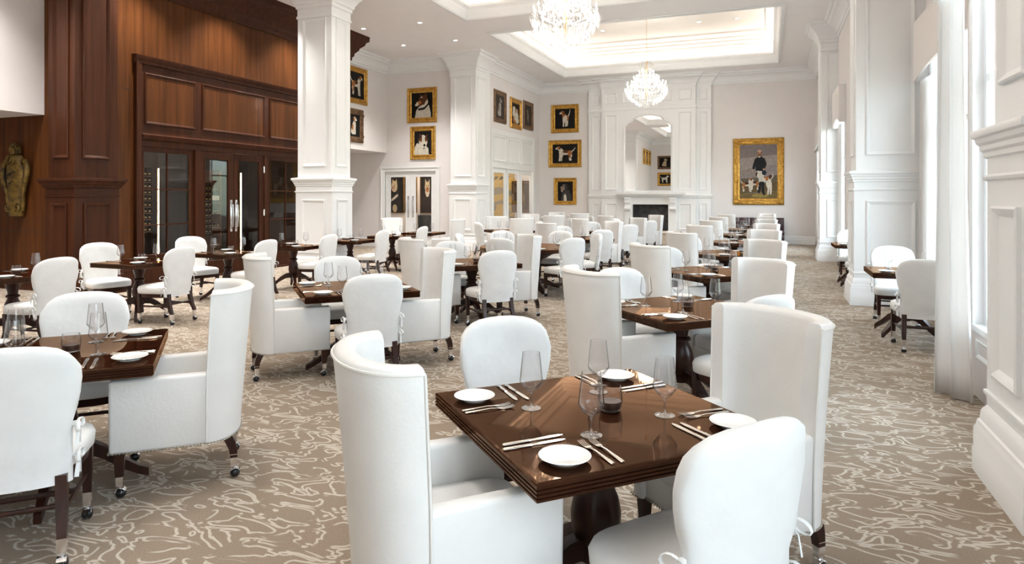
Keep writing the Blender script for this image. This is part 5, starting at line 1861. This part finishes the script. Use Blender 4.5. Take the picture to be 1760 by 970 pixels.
# round table in the middle row with six covered chairs
RC = (-3.85, 10.70)
place(TABR, (*RC, 0), 0, 'round dark dining table on a flared pedestal in the middle row', None)
for k, (deg, nm) in enumerate(((268, 'near side'), (325, 'near right'), (30, 'far right'), (80, 'far side'), (135, 'far left'), (195, 'left side'))):
    u = (math.cos(R(deg)), math.sin(R(deg)))
    chair(SLIP, RC, u, 0.97, SDESC + nm + ' of the round table', 'slipcovered chairs')
    rz = math.atan2(u[0], -u[1])
    setting(RC, 0.80, rz, 'the round table', nm, False, 0.72)
place(VOT, (RC[0], RC[1], Z75), 0, 'glass votive with dark candle at the middle of the round table', 'votive candle holders')

# small tables for two along the wine room
for k, (Y, right, left) in enumerate(((4.8, SLIP, None), (6.37, SLIP, SLIP), (7.92, SLIP, SLIP), (9.42, SLIP, None), (11.1, SLIP, None), (12.68, SLIP, None), (14.1, WING, WING))):
    c = (-7.78, Y)
    tn = '%s small table by wine room' % ORD[k]
    if k == 6:
        tn = 'farthest small table by wine room'
    place(TABS, (c[0], c[1], 0), 0, 'small dark pedestal table for two, ' + tn, 'small pedestal tables')
    for sd, kind in ((1, right), (-1, left)):
        setting(c, 0.395, math.atan2(sd, 0), tn, 'left' if sd < 0 else 'right', k < 4, 0.72)
        if kind:
            u = Vector((sd, -0.12 if sd > 0 else 0.05)).normalized()
            chair(kind, c, u, 0.80 if kind is WING else (0.56 if sd > 0 else 0.66), (WDESC if kind is WING else SDESC) + '%s of %s' % ('left' if sd < 0 else 'right', tn), 'wing armchairs' if kind is WING else 'slipcovered chairs', 0, 12 if sd > 0 else -14)
    place(VOT, (c[0] + 0.03, c[1] + 0.02, Z75), 0, 'glass votive with dark candle at the middle of ' + tn, 'votive candle holders')

# window tables
for k, Y in enumerate((8.78, 13.4)):
    c = (1.48, Y)
    tn = ['window table before the middle right pillar', 'window table behind the middle right pillar'][k]
    place(TABS, (c[0], c[1], 0), 0, 'small dark pedestal table for two, ' + tn, 'small pedestal tables')
    for sd, nm in ((-1, 'near'), (1, 'far')):
        chair(SLIP, c, (0.0, sd), 0.72, SDESC + nm + ' side of ' + tn, 'slipcovered chairs', 0.0, 0)
        setting(c, 0.395, 0 if sd < 0 else PI, tn, nm, k == 0, 0.72)

# banquette under the large painting
bq = empty('banquette', 'long dark burgundy leather banquette below the large hunting painting', 'banquette', None, (-0.61, 24.24, 0))
MB().rbox(-1.08, 1.08, -0.62, 0.0, 0.10, 0.34, 0.01, 2).build('base', BURG, bq, 40)
MB().rbox(-1.08, 1.08, -0.66, -0.16, 0.34, 0.48, 0.04, 3).build('seat', BURG, bq, 40)
for k in range(6):
    x = -1.08 + 0.36 * k
    MB().rbox(x, x + 0.358, -0.18, -0.03, 0.46, 0.90, 0.03, 3).build('back_cushion', BURG, bq, 40)
MB().box(-1.08, 1.08, -0.04, 0, 0.1, 0.89).build('back_board', BURG, bq)
MB().box(-1.08, 1.08, -0.58, -0.02, 0, 0.10).build('plinth', DWOOD, bq)

# dark tub chair in the next room
tc_ = empty('tub_chair', 'charcoal tub chair behind the entry door glass', 'chair', None, (-10.95, 19.9, 0), R(160))
b = MB()
rs = []
for z, w in ((0.30, 0.28), (0.50, 0.30), (0.75, 0.32), (0.98, 0.33)):
    o = [(w * math.cos(a), 0.02 - w * math.sin(a), z) for a in [PI * k / 14 for k in range(15)]]
    i = [(x * 0.80, 0.02 + (y - 0.02) * 0.80, z) for x, y, z in o]
    rs.append(o + i[::-1])
b.rings(rs, True)
b.build('backrest', CHARC, tc_, 50)
MB().rbox(-0.25, 0.25, -0.22, 0.28, 0.30, 0.46, 0.03, 3).build('seat', CHARC, tc_, 40)
for x in (-0.2, 0.2):
    for y in (-0.18, 0.22):
        l_ = MB()
        leg_section(l_, [(x, y, 0.30), (x, y, 0.0)], [0.022, 0.015])
        l_.build('leg', DWOOD, tc_)
